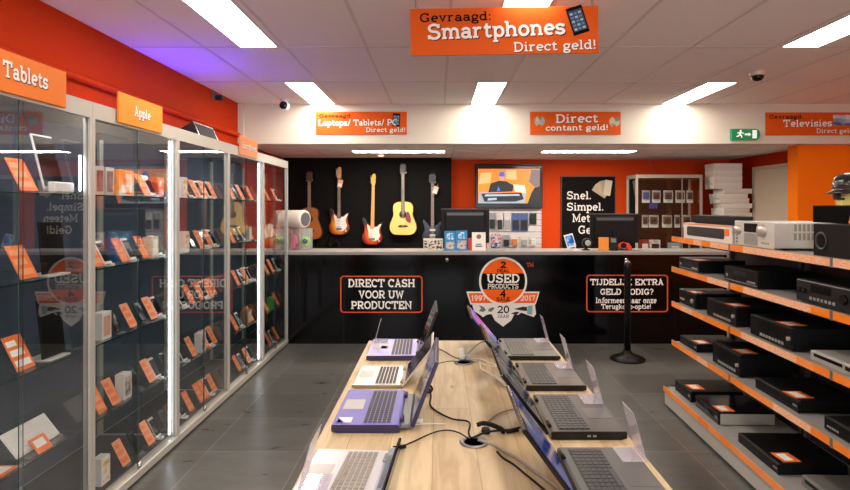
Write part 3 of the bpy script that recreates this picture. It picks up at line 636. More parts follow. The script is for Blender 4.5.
for (cb, sh), row in ROWS.items():
    seen = {}; toks = row.split()
    tot = {}
    plan = []
    for tk in toks:
        px = float(tk[1:].rstrip("'")); fx = FX - (.18 if tk.endswith("'") else 0)
        Yp = min(max(FPX * (-fx) / (VX - px), YS[cb + 1] + .07), YS[cb + 2] - .085)
        plan.append([Yp, WID.get(tk[0], .085), tk.endswith("'")])
    for _ in range(200):
        fr_ = [q for q in plan if not q[2]]
        for a, b in zip(fr_, fr_[1:]):
            gap = (a[1] + b[1]) / 2 + .004 - (b[0] - a[0])
            if gap > 0: a[0] -= gap / 2; b[0] += gap / 2
        for q in plan: q[0] = min(max(q[0], YS[cb + 1] + .03 + q[1] / 2), YS[cb + 2] - .03 - q[1] / 2)
    for tk in toks: tot[tk[0]] = tot.get(tk[0], 0) + 1
    for tk in toks:
        kd = tk[0]; back = tk.endswith("'"); px = float(tk[1:].rstrip("'"))
        fx = FX - (.18 if back else 0)
        Y = plan[toks.index(tk)][0]
        seen[kd] = seen.get(kd, 0) + 1
        base, cat = KIND[kd]
        pre = '%s %s' % (ORD[seen[kd] - 1], base) if tot[kd] > 1 else base
        lb = '%s, %s, %s' % (pre, SHN[sh], CABN[cb])
        if cat == 'phone': lb = lb.replace(' on a stand', '')
        place(kd, fx, Y, SZ[sh] + .0008, lb, cat, {'price card': 'price cards in the glass cabinets', 'phone': 'phones in the glass cabinets'}.get(cat, 'boxes in the glass cabinets'))
# tablets in the first cabinet
def tablet(label, y, z, w_, h, lean, base_h, bz=None):
    y = min(y, 2.815)
    t = thing('tablet', label, 'tablet', (-1.86, y, z + .0008), group='tablets in the tablet cabinet')
    Mx = Matrix.Translation((0, 0, base_h * .4)) @ Matrix.Rotation(R(-lean), 4, 'Y')
    bm = BM(); box(bm, -.009, 0, -w_ / 2, w_ / 2, 0, h, 0, .003, Mx); obj('body', bm, whitep if base_h > .05 else black, t)
    bm = BM(); box(bm, .0004, .001, -w_ / 2 + .008, w_ / 2 - .004, .012, h - .01, 0, 0, Mx); obj('screen', bm, M('tablet_screen_black', '040405', .3, spec=.12), t)
    bm = BM(); box(bm, -.1, .03, -w_ * .45, w_ * .45, 0, .004)
    if base_h > .05: box(bm, .012, .05, -w_ / 2, w_ / 2, .004, base_h, 0, .006)
    box(bm, -.02, -.0125, -w_ * .3, w_ * .3, .016, h * .6, 0, 0, Matrix.Rotation(R(-lean), 4, 'Y')); obj('stand', bm, whitep, t)
def ycol(px): return FPX * 1.86 / (VX - px)
tablet('tall dark tablet in a white dock on top shelf of the tablet cabinet', 2.815, SZ[0], .15, .27, 14, .055)
tablet('black tablet standing on the second shelf of the tablet cabinet', ycol(58), SZ[1], .17, .25, 5, .02)
tablet('tall black tablet standing on the third shelf of the tablet cabinet', ycol(56), SZ[2], .17, .28, 6, .02)
# white keyboard tilted on the fourth shelf
t = thing('keyboard', 'white keyboard propped on the fourth shelf of the tablet cabinet', 'keyboard', (-1.845, 2.71, SZ[3] + .001))
Mx = Matrix.Rotation(R(-38), 4, 'Y') @ Matrix.Translation((0, 0, .02))
bm = BM(); box(bm, -.012, 0, -.145, .145, 0, .13, 0, .004, Mx); obj('body', bm, whitep, t)
bm = BM()
for a in range(5):
    for b in range(14): box(bm, .0005, .004, -.138 + b * .0198, -.1215 + b * .0198, .012 + a * .023, .031 + a * .023, 0, .0015, Mx)
obj('keys', bm, M('key_white', 'f3f2ee', .5), t)
bm = BM(); box(bm, -.075, .022, -.12, .12, 0, .004); box(bm, -.022, -.016, -.1, .1, .022, .1, 0, 0, Matrix.Rotation(R(-38), 4, 'Y')); box(bm, .008, .022, .07, .11, .004, .03); obj('stand', bm, clearp, t)
t = obj('price_card', BM(), [orange2, white], label='orange price card leaning on the white keyboard', cat='price card')
bm = BM(); Mc = Matrix.Translation((.03, 0, 0)) @ Matrix.Rotation(R(-38), 4, 'Y')
box(bm, -.003, 0, -.05, .05, .003, .082, 0, 0, Mc); box(bm, .0002, .0008, -.036, .03, .03, .068, 1, 0, Mc); bm.to_mesh(t.data); bm.free()
t.location = (-1.845, 2.69, SZ[3] + .001)
# flat card and white mouse at the left of the keyboard
bm = BM(); box(bm, -.05, .05, -.055, .055, 0.001, .006, 0, .001); box(bm, -.03, .03, -.03, .04, .0062, .0068, 1)
obj('price_card', bm, [orange2, white], None, 'flat orange price card lying left of the white keyboard', 'price card', loc=(-1.87, 2.47, SZ[3]))
bm = BM(); lathe(bm, [(.0, 0.0), (.03, 0.001), (.034, .012), (.024, .026), (.0, .031)], n=18); bmesh.ops.scale(bm, vec=(1.5, 1, 1), verts=bm.verts)
obj('mouse', bm, whitep, None, 'white round mouse left of the keyboard on fourth shelf', 'mouse', loc=(-1.98, 2.42, SZ[3] + .001))

# cabinet signs
def plain_sign(name, label, loc, w_, h, rz, lines, mat=orange, thick=.012, tilt=0):
    t = thing(name, label, 'sign', loc, rz)
    if tilt: t.rotation_euler = (0, R(tilt), 0)
    bm = BM(); box(bm, -w_ / 2, w_ / 2, -thick, 0, 0, h, 0, .002); obj('board', bm, mat, t)
    for ln in lines:
        s, x, z, cap, wd, mt, sh = ln[:7]; al = ln[7] if len(ln) > 7 else 'c'; tl = ln[8] if len(ln) > 8 else 0
        if sh: lettering(t, s, x + cap * .06, z - cap * .06, cap, blackprint, wd, 1.6, -thick - .0012, al, tl, 'lettering_shadow')
        lettering(t, s, x, z, cap, mt, wd, 1.75 if cap > .06 else 1.5, -thick - .0024, al, tl)
    return t
sx = CX1 + .002
plain_sign('cabinet_sign', 'orange sign reading Tablets on the front cabinet', (sx, 2.445, 2.062), .53, .168, R(90), [('Tablets', 0, .06, .066, .27, white, 1)], M('cabinet_sign_orange', 'e87a22', .55, var=.04, scale=3, spec=.2))
plain_sign('cabinet_sign', 'small orange sign with white word on the second cabinet', (sx, 3.405, 2.062), .5, .168, R(90), [('Apple', 0, .06, .055, .185, white, 1)], M('cabinet_sign_light_orange', 'f08a2a', .55, var=.03, spec=.2))
plain_sign('cabinet_sign', 'pale orange sign on the fourth cabinet near the counter', (sx, 5.335, 2.062), .49, .168, R(90), [('Smartphones', 0, .06, .055, .42, white, 1)], M('sign_pale_orange', 'f08a48', .5))
# slanted display on top of the cabinets
t = thing('slanted_display', 'black slanted display box with silver rim lying on cabinet tops', 'display', (-1.80, 4.565, 2.1328))
bm = BM(); v = [bm.verts.new(c) for c in ((0, -.19, 0), (-.24, -.19, 0), (-.05, -.19, .115), (0, .19, 0), (-.24, .19, 0), (-.05, .19, .115))]
for f in ((0, 1, 2), (5, 4, 3), (0, 3, 4, 1), (1, 4, 5, 2), (2, 5, 3, 0)): bm.faces.new([v[i] for i in f])
obj('case', bm, M('dark_violet_plastic', '1b1722', .4), t)
bm = BM(); Mx = Matrix.Rotation(math.atan2(-.05, .115), 4, 'Y')
for a, b, c, d in ((-.19, .19, .002, .01), (-.19, .19, .112, .12), (-.19, -.182, .01, .112), (.182, .19, .01, .112)): box(bm, .0006, .004, a, b, c, d, 0, 0, Mx)
obj('rim', bm, chrome, t)
bm = BM(); box(bm, .0004, .002, -.181, .181, .011, .111, 0, 0, Mx); obj('screen', bm, M('display_matte_black', '0c0b0e', .6, spec=.15), t)

# ================================================================== COUNTER
CY = 6.785
t = thing('counter', 'long black sales counter with grey worktop', 'counter', (0, CY, 0))
c0, c1 = -2.29, 3.38
bm = BM(); box(bm, c0, c1, 0, .05, 0, 1.043); box(bm, c0, c1, .05, .45, .9, 1.043); box(bm, c1 - .03, c1, .05, .45, 0, .9); obj('front_panel', bm, M('counter_black_gloss', '030304', .1, var=.1, scale=2, spec=.22), t)
bm = BM(); box(bm, c0, c1, -.06 if False else .002, .47, 1.0435, 1.083); box(bm, -1.735, c1 + .005, -.055, .003, 1.0435, 1.083, 0, .003); obj('worktop', bm, M('worktop_grey', '8f8c88', .35, var=.05, scale=40), t)
bm = BM()
for x in (-1.1, -.33, .45, 1.22, 2.0, 2.77): box(bm, x - .0015, x + .0015, -.0012, -.0002, .01, 1.04)
obj('panel_seam', bm, rubber, t)
for x in (.105, 2.2):
    bm = BM(); lathe(bm, [(.02, 0), (.026, -.004), (.022, -.012), (.0, -.014)], (x, -.001, .985), 16, axis='y'); obj('lock', bm, chrome, t)
bm = BM(); box(bm, c1 + .0005, c1 + .02, 0, .45, .0, 1.042); obj('end_trim', bm, alu, t)
redline = M('sign_outline_orange', 'd8501a', .5)
def px2(px, py, Y=CY): q = at(px, py, Y); return q.x, q.z
def counter_panel(label, x0p, x1p, y0p, y1p, lines):
    xa, za = px2(x0p, y1p); xb, zb = px2(x1p, y0p)
    cx = (xa + xb) / 2
    t = thing('counter_sign', label, 'sign', (cx, CY - .002, za)); W_, H_ = xb - xa, zb - za
    bm = BM(); frame_ring(bm, rrect(-W_ / 2, W_ / 2, 0, H_, .04), rrect(-W_ / 2 + .014, W_ / 2 - .014, .014, H_ - .014, .028), -.002, 0); obj('outline', bm, redline, t)
    for s, ya, yb, xl, xr in lines:
        X0, Z0 = px2(xl, yb); X1, Z1 = px2(xr, ya)
        lettering(t, s, (X0 + X1) / 2 - cx, Z0 - za, Z1 - Z0, white, X1 - X0, 2.0, -.0026)
    return t
counter_panel('sign reading DIRECT CASH VOOR UW PRODUCTEN on the counter front', 340.3, 422.6, 275.7, 312.8,
              [('DIRECT CASH', 279.2, 287, 348, 415), ('VOOR UW', 290.6, 298.2, 358.5, 404), ('PRODUCTEN', 301.3, 308.8, 351, 412)])
counter_panel('sign reading TIJDELIJK EXTRA GELD NODIG on the counter front', 586.2, 668, 274.7, 312.2,
              [('TIJDELIJK EXTRA', 279, 285, 590, 663.5), ('GELD NODIG?', 288.8, 294.6, 600, 653.5), ('Informeer naar onze', 297.6, 303, 595.5, 656.5), ('Terugkoop-optie!', 304, 308.8, 601, 651)])
# round company logo with ribbon and shield
lx, lz = px2(503, 281)
t = thing('counter_logo', 'round orange and black logo with 1997 2017 ribbon on the counter', 'sign', (lx, CY - .002, lz))
s = CY / FPX
logo_or = M('logo_orange', 'f06412', .6, spec=.2); logo_wh = M('logo_white', 'e9e6df', .5)
bm = BM()
sh = [(-31.5, -21), (-29, -30), (-24, -33), (-20, -36), (-16, -33.5), (-11.5, -33), (-8, -39.5), (0, -45.5), (8, -39.5), (11.5, -33), (15, -34), (18, -31.5), (30.5, -36), (33, -33), (31.5, -21)]
prism(bm, [(a * s, b * s) for a, b in sh], -.002, 0); obj('shield', bm, logo_wh, t)
bm = BM()
for q in (-1, 1): prism(bm, [(q * a * s, b * s) for a, b in ((0, -10.5), (36.5, -10.5), (35, -16), (32.6, -23.4), (0, -23.4))], -.0032, -.0021)
obj('ribbon_border', bm, logo_wh, t)
bm = BM()
for q in (-1, 1): prism(bm, [(q * a * s, b * s) for a, b in ((2, -12), (35, -12), (33.6, -16.5), (31.8, -22), (2, -22))], -.0044, -.0033)
obj('ribbon', bm, logo_or, t)
bm = BM(); prism(bm, circ(0, 0, 24 * s, n=48), -.0056, -.0045); obj('disc_border', bm, logo_wh, t)
bm = BM(); prism(bm, circ(0, 0, 22 * s, n=48), -.0068, -.0057); obj('disc', bm, logo_or, t)
bm = BM(); hb = 7.7; aa = math.degrees(math.asin(hb / 22)); ab = math.degrees(math.asin(8.2 / 22))
prism(bm, circ(0, 0, 22 * s, n=14, a0=-ab, a1=aa) + circ(0, 0, 22 * s, n=14, a0=180 - aa, a1=180 + ab), -.0080, -.0069); obj('band', bm, M('logo_black', '0c0908', .7, spec=.1), t)
for tx, x, z, cap, wd, mt, wt in (('USED', 0, -1.6, 8.6, 33, logo_wh, 1.9), ('PRODUCTS', 0, -7.4, 4.6, 31, logo_wh, 1.6), ('2', 0, 13.4, 5.8, 6, blackprint, 2.4), ('DEAL', 0, 8.8, 3.2, 12.5, blackprint, 2.0),
                              ('4', 0, -15.6, 6.4, 6, blackprint, 2.4), ('SALE', 0, -20, 3.8, 13.5, blackprint, 2.0), ('20', .2, -32, 7.2, 12.5, blackprint, 1.7), ('JAAR', .2, -36.6, 3.2, 11.5, dgrey, 1.4),
                              ('1997', -24.5, -19.5, 5.2, 15, logo_wh, 1.6), ('2017', 24.7, -19.5, 5.2, 15, logo_wh, 1.6)):
    lettering(t, tx, x * s, z * s, cap * s, mt, wd * s, wt, -.0045 - (.0 if abs(x) > 5 else (.0 if z < -24 else .0042)) - .0006)
lettering(t, 'TM', 27 * s, 14.4 * s, 3.8 * s, redline, 7 * s, 1.4, -.001)
bm = BM()
prism(bm, [(a * s, b * s) for a, b in ((-24, -24), (-19, -26), (-17, -29), (-20, -31), (-24, -30), (-22, -27))], -.003, -.0021, 1)
prism(bm, [(a * s, b * s) for a, b in ((-14, -27.5), (-10, -26), (-8.5, -27.5), (-12, -31), (-15, -30))], -.003, -.0021, 1)
prism(bm, [(a * s, b * s) for a, b in ((10.5, -28), (20, -25.5), (24, -26), (24, -30), (19, -29.5))], -.003, -.0021, 0)
prism(bm, [(a * s, b * s) for a, b in ((8, -32.5), (13, -30.5), (16.5, -31.2), (13, -34))], -.003, -.0021, 0)
prism(bm, [(a * s, b * s) for a, b in ((24.5, -25), (29.5, -24.5), (29, -33.5), (24, -33))], -.0031, -.0021, 2)
obj('product_picture', bm, [dgrey, mgrey, M('logo_blue', '7fa6b0', .5)], t)

# black crowd-control post
t = thing('barrier_post', 'black barrier post with round foot before the counter', 'post', ((627.5 - VX) * 6.08 / FPX, 6.08, 0))
bm = BM(); lathe(bm, [(.0, 0), (.178, 0), (.18, .012), (.172, .024), (.12, .045), (.06, .062), (.045, .085), (.036, .1)], n=40); obj('foot', bm, black, t)
bm = BM(); lathe(bm, [(.033, .09), (.033, .93), (.036, .935), (.036, 1.0), (.03, 1.015)], n=24); obj('pole', bm, black_sat, t)
bm = BM(); lathe(bm, [(.03, 1.0155), (.03, 1.024), (.018, 1.036), (0, 1.038)], n=24); obj('cap', bm, alu_d, t)

# ================================================================== HANGING / BULKHEAD SIGNS
def phone_icon(parent, x, z, w_, h, tl, y):
    Mx = Matrix.Translation((x, 0, z)) @ Matrix.Rotation(R(tl), 4, 'Y')
    bm = BM(); box(bm, -w_ / 2, w_ / 2, y - .001, y, -h / 2, h / 2, 0, 0, Mx); box(bm, -w_ * .42, w_ * .42, y - .0016, y - .001, -h * .38, h * .38, 1, 0, Mx)
    for a in range(3):
        for b in range(5): box(bm, -w_ * .36 + a * w_ * .26, -w_ * .18 + a * w_ * .26, y - .0021, y - .0016, -h * .34 + b * h * .14, -h * .26 + b * h * .14, 2 + (a + b) % 2, 0, Mx)
    obj('phone_picture', bm, [blackprint, M('icon_screen', '2d4257', .4), M('icon_a', '9db8c9', .5), M('icon_b', '4f7fae', .5)], parent)
Ysg = 3.27; q = at(504.6, 55, Ysg); u = Ysg / FPX
t = plain_sign('hanging_sign', 'big hanging orange sign reading Gevraagd Smartphones Direct geld', (q.x, Ysg, q.z), 187.5 * u, 47 * u, 0,
    [('Gevraagd:', -84.5 * u, 33 * u, 9.2 * u, 72 * u, blackprint, 0, 'l', 1), ('Smartphones', -77 * u, 15.6 * u, 15.6 * u, 138 * u, white, 1, 'l', 1.5), ('Direct geld!', 91.5 * u, 4 * u, 9.6 * u, 83 * u, white, 1, 'r', 1.2)], tilt=-.9)
phone_icon(t, 73 * u, 33 * u, 16.5 * u, 28 * u, -17, -.0125)
for k, xx in enumerate((-88, 88)):
    bm = BM(); cyl(bm, (xx * u, -.006, 47 * u), ((xx - 1) * u, -.006, 47 * u + .075), .0016, n=6); cyl(bm, ((xx + 2) * u, -.006, 47 * u), ((xx - 1) * u, -.006, 47 * u + .075), .0012, n=6); obj('suspension_wire', bm, mgrey, t)
Yb = 6.748; u = Yb / FPX
def bulk_sign(label, px0, px1, py0, py1, lines):
    q = at((px0 + px1) / 2, py1, Yb)
    return plain_sign('wall_sign', label, (q.x, Yb, q.z), (px1 - px0) * u, (py1 - py0) * u, 0, lines, thick=.01)
t = bulk_sign('orange bulkhead sign reading Gevraagd Laptops Tablets PC', 316, 406.8, 111.8, 134.6,
    [('Gevraagd:', -42 * u, 16.8 * u, 3.6 * u, 33 * u, blackprint, 0, 'l'), ('Laptops/ Tablets/ PC', -43 * u, 8.6 * u, 6 * u, 79 * u, white, 1, 'l', .4), ('Direct geld!', 44.5 * u, 2.4 * u, 4.6 * u, 40 * u, white, 1, 'r')])
phone_icon(t, 35 * u, 14.5 * u, 7.5 * u, 13 * u, 3, -.0105)
t = bulk_sign('orange bulkhead sign reading Direct contant geld', 530, 620.5, 111.8, 134.8,
    [('Direct', 1.5 * u, 12 * u, 8.6 * u, 43 * u, white, 1, 'c', 1), ('contant geld!', 1.5 * u, 4.2 * u, 5.8 * u, 63 * u, white, 1, 'c', .6)])
money = pattern_mat('banknotes', 'voronoi', [(.2, '8fb0b8'), (.5, 'd8c49a'), (.8, '5f8f8a')], scale=(26, 26, 26))
for xx, zz in ((-36, 13.5), (39, 13)):
    bm = BM()
    for k, a in enumerate((-35, -10, 15, 40)):
        Mx = Matrix.Translation((xx * u, 0, zz * u)) @ Matrix.Rotation(R(a), 4, 'Y'); box(bm, -5 * u, 5 * u, -.0115 - k * .0003, -.0112 - k * .0003, -2.2 * u, 2.2 * u, 0, 0, Mx)
    obj('money_picture', bm, money, t)
t = bulk_sign('orange bulkhead sign reading Gevraagd Televisies at the right', 765.1, 856, 112.5, 135.5,
    [('Gevraagd:', -42 * u, 16.6 * u, 4 * u, 34 * u, blackprint, 0, 'l'), ('Televisies', -28 * u, 8.4 * u, 7 * u, 49 * u, white, 1, 'l', .6), ('Direct geld!', 44 * u, 2.2 * u, 4.6 * u, 39 * u, white, 1, 'r')])
bm = BM(); box(bm, 22 * u, 43 * u, -.0118, -.0102, 10 * u, 20.5 * u); obj('screen_picture', bm, pattern_mat('tv_picture', 'noise', [(.35, '3d5f9c'), (.5, '9db2d6'), (.65, 'e6e4ea')], scale=(5, 5, 12)), t)
# emergency exit sign
q0, q1 = at(729.8, 140.4, Yb), at(758.5, 129.2, Yb); W_, H_ = q1.x - q0.x, q1.z - q0.z
t = thing('exit_sign', 'green emergency exit sign with running figure and arrow', 'sign', ((q0.x + q1.x) / 2, Yb, q0.z))
green = M('exit_green', '0f7a4a', .4, emit='0f7a4a', es=.35); exw = M('exit_white', 'e8f3ea', .5, emit='e8f3ea', es=.5)
bm = BM(); prism(bm, [(-W_ / 2, 0), (W_ / 2 - .05, 0)] + circ(W_ / 2 - .05, H_ / 2, .05, H_ / 2, 10, -90, 90) + [(-W_ / 2, H_)], -.04, 0, inset=.004); obj('housing', bm, green, t)
bm = BM()
prism(bm, [(.075, .02), (.125, .02), (.125, .115), (.075, .115)], -.042, -.0402)                       # door
prism(bm, [(-.015, .055), (.03, .055), (.03, .042), (.06, .065), (.03, .088), (.03, .075), (-.015, .075)], -.042, -.0402)  # arrow
prism(bm, circ(-.062, .108, .011, n=14), -.042, -.0402)
prism(bm, [(-.075, .095), (-.055, .098), (-.04, .085), (-.025, .083), (-.025, .075), (-.045, .075), (-.055, .082), (-.06, .066), (-.045, .052), (-.045, .025), (-.055, .025), (-.057, .045), (-.075, .055), (-.085, .038), (-.11, .038), (-.11, .047), (-.09, .049), (-.077, .078), (-.088, .08), (-.094, .07), (-.102, .074), (-.094, .09)], -.042, -.0402)
obj('pictogram', bm, exw, t)

# ------------------------------------------------------------------ cameras on the ceiling
t = thing('dome_camera', 'white dome security camera on the ceiling at the right', 'camera', (2.81, 5.1, ZC - .001))
bm = BM(); lathe(bm, [(.062, 0), (.066, -.012), (.064, -.038), (.056, -.046)], n=28); obj('housing', bm, M('camera_cream', 'd8c5b5', .4), t)
bm = BM(); lathe(bm, [(.05, -.0465), (.048, -.066), (.034, -.086), (.0, -.094)], n=24); obj('dome', bm, blackg, t)
p = at(284.5, 99, 6.45)
t = thing('bullet_camera', 'white security camera with black lens by the left bulkhead corner', 'camera', (p.x, 6.45, ZC - .001))
bm = BM(); lathe(bm, [(.045, 0), (.045, -.012), (.02, -.02), (.02, -.04)], n=20); obj('bracket', bm, whitep, t)
bm = BM(); lathe(bm, [(.04, .05), (.052, .03), (.052, -.04), (.046, -.05)], (0, 0, -.075), 22, axis='y'); obj('housing', bm, whitep, t)
bm = BM(); lathe(bm, [(.045, -.0505), (.04, -.058), (0, -.06)], (0, 0, -.075), 20, axis='y'); obj('lens', bm, blackg, t)
p = at(213, 92, 5.95)
t = thing('wall_camera', 'small dark camera on the red left wall under the ceiling', 'camera', (XL + .001, 5.95, 2.70))
bm = BM(); box(bm, 0, .012, -.03, .03, 0, .085, 0, .003); box(bm, .012, .05, -.012, .012, .05, .07); obj('bracket', bm, mgrey, t)
bm = BM(); box(bm, .03, .1, -.032, .032, -.005, .045, 0, .006); obj('housing', bm, dgrey, t)

# ================================================================== DISPLAY TABLE AND LAPTOPS
TX0, TX1, TY0, TY1, TZ = -.42, .675, 1.15, 3.52, .79
t = thing('display_table', 'long pale oak display table carrying two rows of laptops', 'table', ((TX0 + TX1) / 2, (TY0 + TY1) / 2, 0))
hx, hy = (TX1 - TX0) / 2, (TY1 - TY0) / 2
TM = Vector(((TX0 + TX1) / 2, (TY0 + TY1) / 2, 0))
bm = BM(); box(bm, -hx, hx, -hy, hy, TZ - .045, TZ, 0, .003); obj('tabletop', bm, wood_mat(), t)
for a in (-1, 1):
    for b in (-1, 1):
        bm = BM(); box(bm, a * (hx - .08) - .04, a * (hx - .08) + .04, b * (hy - .1) - .04, b * (hy - .1) + .04, 0, TZ - .0455, 0, .004); obj('leg', bm, wood_mat() if False else M('oak_leg', 'c9ab80', .5), t)
bm = BM(); box(bm, -hx + .1, hx - .1, -hy + .12, -hy + .15, TZ - .13, TZ - .0455); box(bm, -hx + .1, hx - .1, hy - .15, hy - .12, TZ - .13, TZ - .0455); obj('apron', bm, M('oak_leg'), t)
def grommet(px, py):
    q = at(px, py, FPX * (CH - TZ) / (py - VY)) - TM
    bm = BM(); lathe(bm, [(.034, TZ + .0004), (.05, TZ + .0004), (.05, TZ + .004), (.044, TZ + .006), (.036, TZ + .004)], (q.x, q.y, 0), 28, caps=False); obj('cable_grommet', bm, alu_d, t)
    bm = BM(); lathe(bm, [(.0, TZ + .0005), (.035, TZ + .0005)], (q.x, q.y, 0), 24); 
    obj('cable_hole', bm, M('hole_black', '050505', .9), t)
grommet(474, 442.6); grommet(463.5, 362.7)

def lap(label, ang, x, y, W, D, H, lean, lid, cols, screen_mat, key='b', lid_t=.012, gap=.012, lidw=None):
    """hinge line at local x=0, keyboard towards +x, width along y"""
    body, side, keym, lidm = cols
    t = thing('laptop', label, 'laptop', (x, y, TZ + .0008), R(ang), 'laptops on the display table')
    bm = BM()
    pr = [(-.012, .002), (.012, .0), (D - .02, .0), (D, .006), (D, H - .004), (D - .004, H), (-.004, H), (-.012, H - .004)]
    rs = [[bm.verts.new((a, yy, b)) for a, b in pr] for yy in (-W / 2, W / 2)]
    skin_rings(bm, rs, 1, True, False)
    for f in bm.faces:
        f.normal_update()
    bmesh.ops.recalc_face_normals(bm, faces=bm.faces)
    for f in bm.faces: f.material_index = 0 if f.normal.z > .5 else 1
    obj('base', bm, [body, side], t)
    bm = BM(); box(bm, .018, .122 + (D - .23) * .35, -W / 2 + .016, W / 2 - .016, H + .0002, H + .0012); obj('keyboard_tray', bm, M('key_tray_dark', '1b1b1d', .5) if key not in 'wv' else body, t)
    bm = BM(); k1 = .122 + (D - .23) * .35; nr, nc = 6, 15; dx = (k1 - .022) / nr; dy = (W - .038) / nc
    for a in range(nr):
        for b in range(nc):
            if a == nr - 1 and 4 <= b <= 8: continue
            box(bm, .020 + a * dx + .0018, .020 + (a + 1) * dx - .0018, -W / 2 + .019 + b * dy + .0018, -W / 2 + .019 + (b + 1) * dy - .0018, H + .0013, H + .0036, 0)
    a = nr - 1; box(bm, .020 + a * dx + .0012, .020 + (a + 1) * dx - .0012, -W / 2 + .019 + 4 * dy + .001, -W / 2 + .019 + 9 * dy - .001, H + .0013, H + .0036, 0)
    obj('keys', bm, keym, t)
    bm = BM(); box(bm, k1 + .018, D - .014, -.055 - .02, .035, H + .0002, H + .0008); obj('touchpad', bm, M('touchpad_' + body.name, 'a9a7a6', .3) if key not in 'dk' else M('touchpad_dark', '4a4846', .4), t)
    for s in (-1, 1):
        bm = BM(); cyl(bm, (-.004 - gap * .3, s * W * .34 - .025, H), (-.004 - gap * .3, s * W * .34 + .025, H), .007, n=10); obj('hinge', bm, side, t)
    if gap > .03:
        bm = BM(); box(bm, -.012 - gap * .85, -.0125, -W * .44, W * .44, .006, H * .8, 0, .004); obj('hinge_bar', bm, M('hinge_bar_grey', '6a6d70', .4), t)
    if key in ('v', 'k'):
        bm = BM()
        for q in range(2): box(bm, D * .45 + q * .02, D * .45 + q * .02 + .012, -W / 2 - .0006, -W / 2 - .0001, H * .35, H * .6)
        obj('port', bm, alu_d, t)
    if lid:
        LW = lidw or W
        Mx = Matrix.Translation((-.006 - gap, 0, H * .75)) @ Matrix.Rotation(R(-lean), 4, 'Y')
        bm = BM(); box(bm, -lid_t, 0, -LW / 2, LW / 2, 0, lid, 0, .003, Mx); l_ = obj('lid', bm, lidm, t)
        bm = BM(); box(bm, .0003, .0012, -LW / 2 + .014, LW / 2 - .014, .02, lid - .014, 0, 0, Mx); obj('screen', bm, screen_mat, t)
    return t
lav = M('lavender_palmrest', '6c69b8', .4, .15, var=.06, scale=6); lav2 = M('lavender_light', 'a49fdc', .35, .15, var=.04)
violet_side = M('violet_side', '2a2347', .3); keyb = M('keys_black', '232326', .45); keyg = M('keys_grey', '36343a', .5)
keyt = M('keys_taupe', '8b8378', .5)
alu_l = M('laptop_silver', 'd5d0c7', .3, .3, var=.03); alu_side = M('laptop_side_grey', '55534f', .4)
whitel = M('laptop_white_grey', 'c3c4cb', .3, .25, var=.03)
grey_b = M('laptop_grey', '565656', .42, .2, var=.05, scale=10, spec=.3); grey_d = M('laptop_taupe', '474340', .4, .2, var=.05, scale=10, spec=.3)
mesh_g = M('laptop_grey_green', '63635c', .42, .2, var=.06, scale=14, spec=.3)
def scr(n, cols, e=.5, sc=(5, 9, 9), interp='LINEAR', kind='noise'): return pattern_mat(n, kind, cols, .1, sc, e, interp=interp, detail=1.5)
s_dark = scr('screen_dark', [(.35, '0a0b0f'), (.6, '2a2d36'), (.75, '50535c')], .25)
s_bluegrey = scr('screen_blue_grey', [(.4, '12161f'), (.5, '39404d'), (.62, '6d7684')], .35, (7, 7, 7), 'CONSTANT')
s_blue = scr('screen_blue', [(.35, '0d1a4a'), (.55, '1c3a80'), (.72, 'b9a23c')], .5, (6, 6, 6))
s_multi = scr('screen_colourful', [(.3, '1c2b7a'), (.45, '3f63c9'), (.55, 'd84a7c'), (.7, '2a2f4a')], .7, (3, 3.6, 3.6))
s_desk = scr('screen_desktop', [(.4, '17181c'), (.5, '4a4d55'), (.55, '8a93a0'), (.65, '20242e')], .3, (7, 8, 8))
# left row, front edge to the left: hinge x, centre y
lap('silver laptop nearest in the left row, its screen folded away', 176.4, -.179, 1.69, .37, .225, .022, 0, 0, (whitel, alu_d, keyt, dgrey), s_dark, 'w')
lap('purple laptop with sticker, second from the front in the left row', 180, -.150, 2.272, .395, .232, .030, 21, .25, (lav, violet_side, keyg, violet_side), s_desk, 'v', .014, .045)
lap('small pale silver laptop with tilted back screen in the left row', 180, -.170, 2.745, .31, .215, .014, 38, .222, (alu_l, M('laptop_edge_tan', '9a907f', .35, .4), keyb, alu_l), screen_off, 'w', .006, .004)
lap('lavender laptop at the far end of the left row', 181, -.123, 3.25, .385, .258, .026, 21, .255, (lav2, violet_side, keyg, dgrey), s_dark, 'v', .012, .012)
# right row, front edge to the right
lap('dark grey laptop nearest in the right row', 0, .400, 1.70, .38, .235, .026, 36, .262, (grey_b, black, keyb, blackg), s_blue, 'd')
lap('brown grey laptop with silver keyboard edge, second in the right row', 0, .405, 2.213, .40, .252, .030, 38, .262, (grey_d, blackg, keyb, blackg), s_bluegrey, 'k')
lap('brown laptop with pale palm rest, third in the right row', 0, .398, 2.735, .375, .255, .026, 39, .262, (M('laptop_brown', '574c45', .4, .15, spec=.3), blackg, keyb, blackg), s_bluegrey, 'd')
lap('grey laptop with bright coloured screen at the far end of the right row', 0, .372, 3.262, .41, .275, .024, 40, .272, (mesh_g, blackg, mesh_g, blackg), s_multi, 'd')
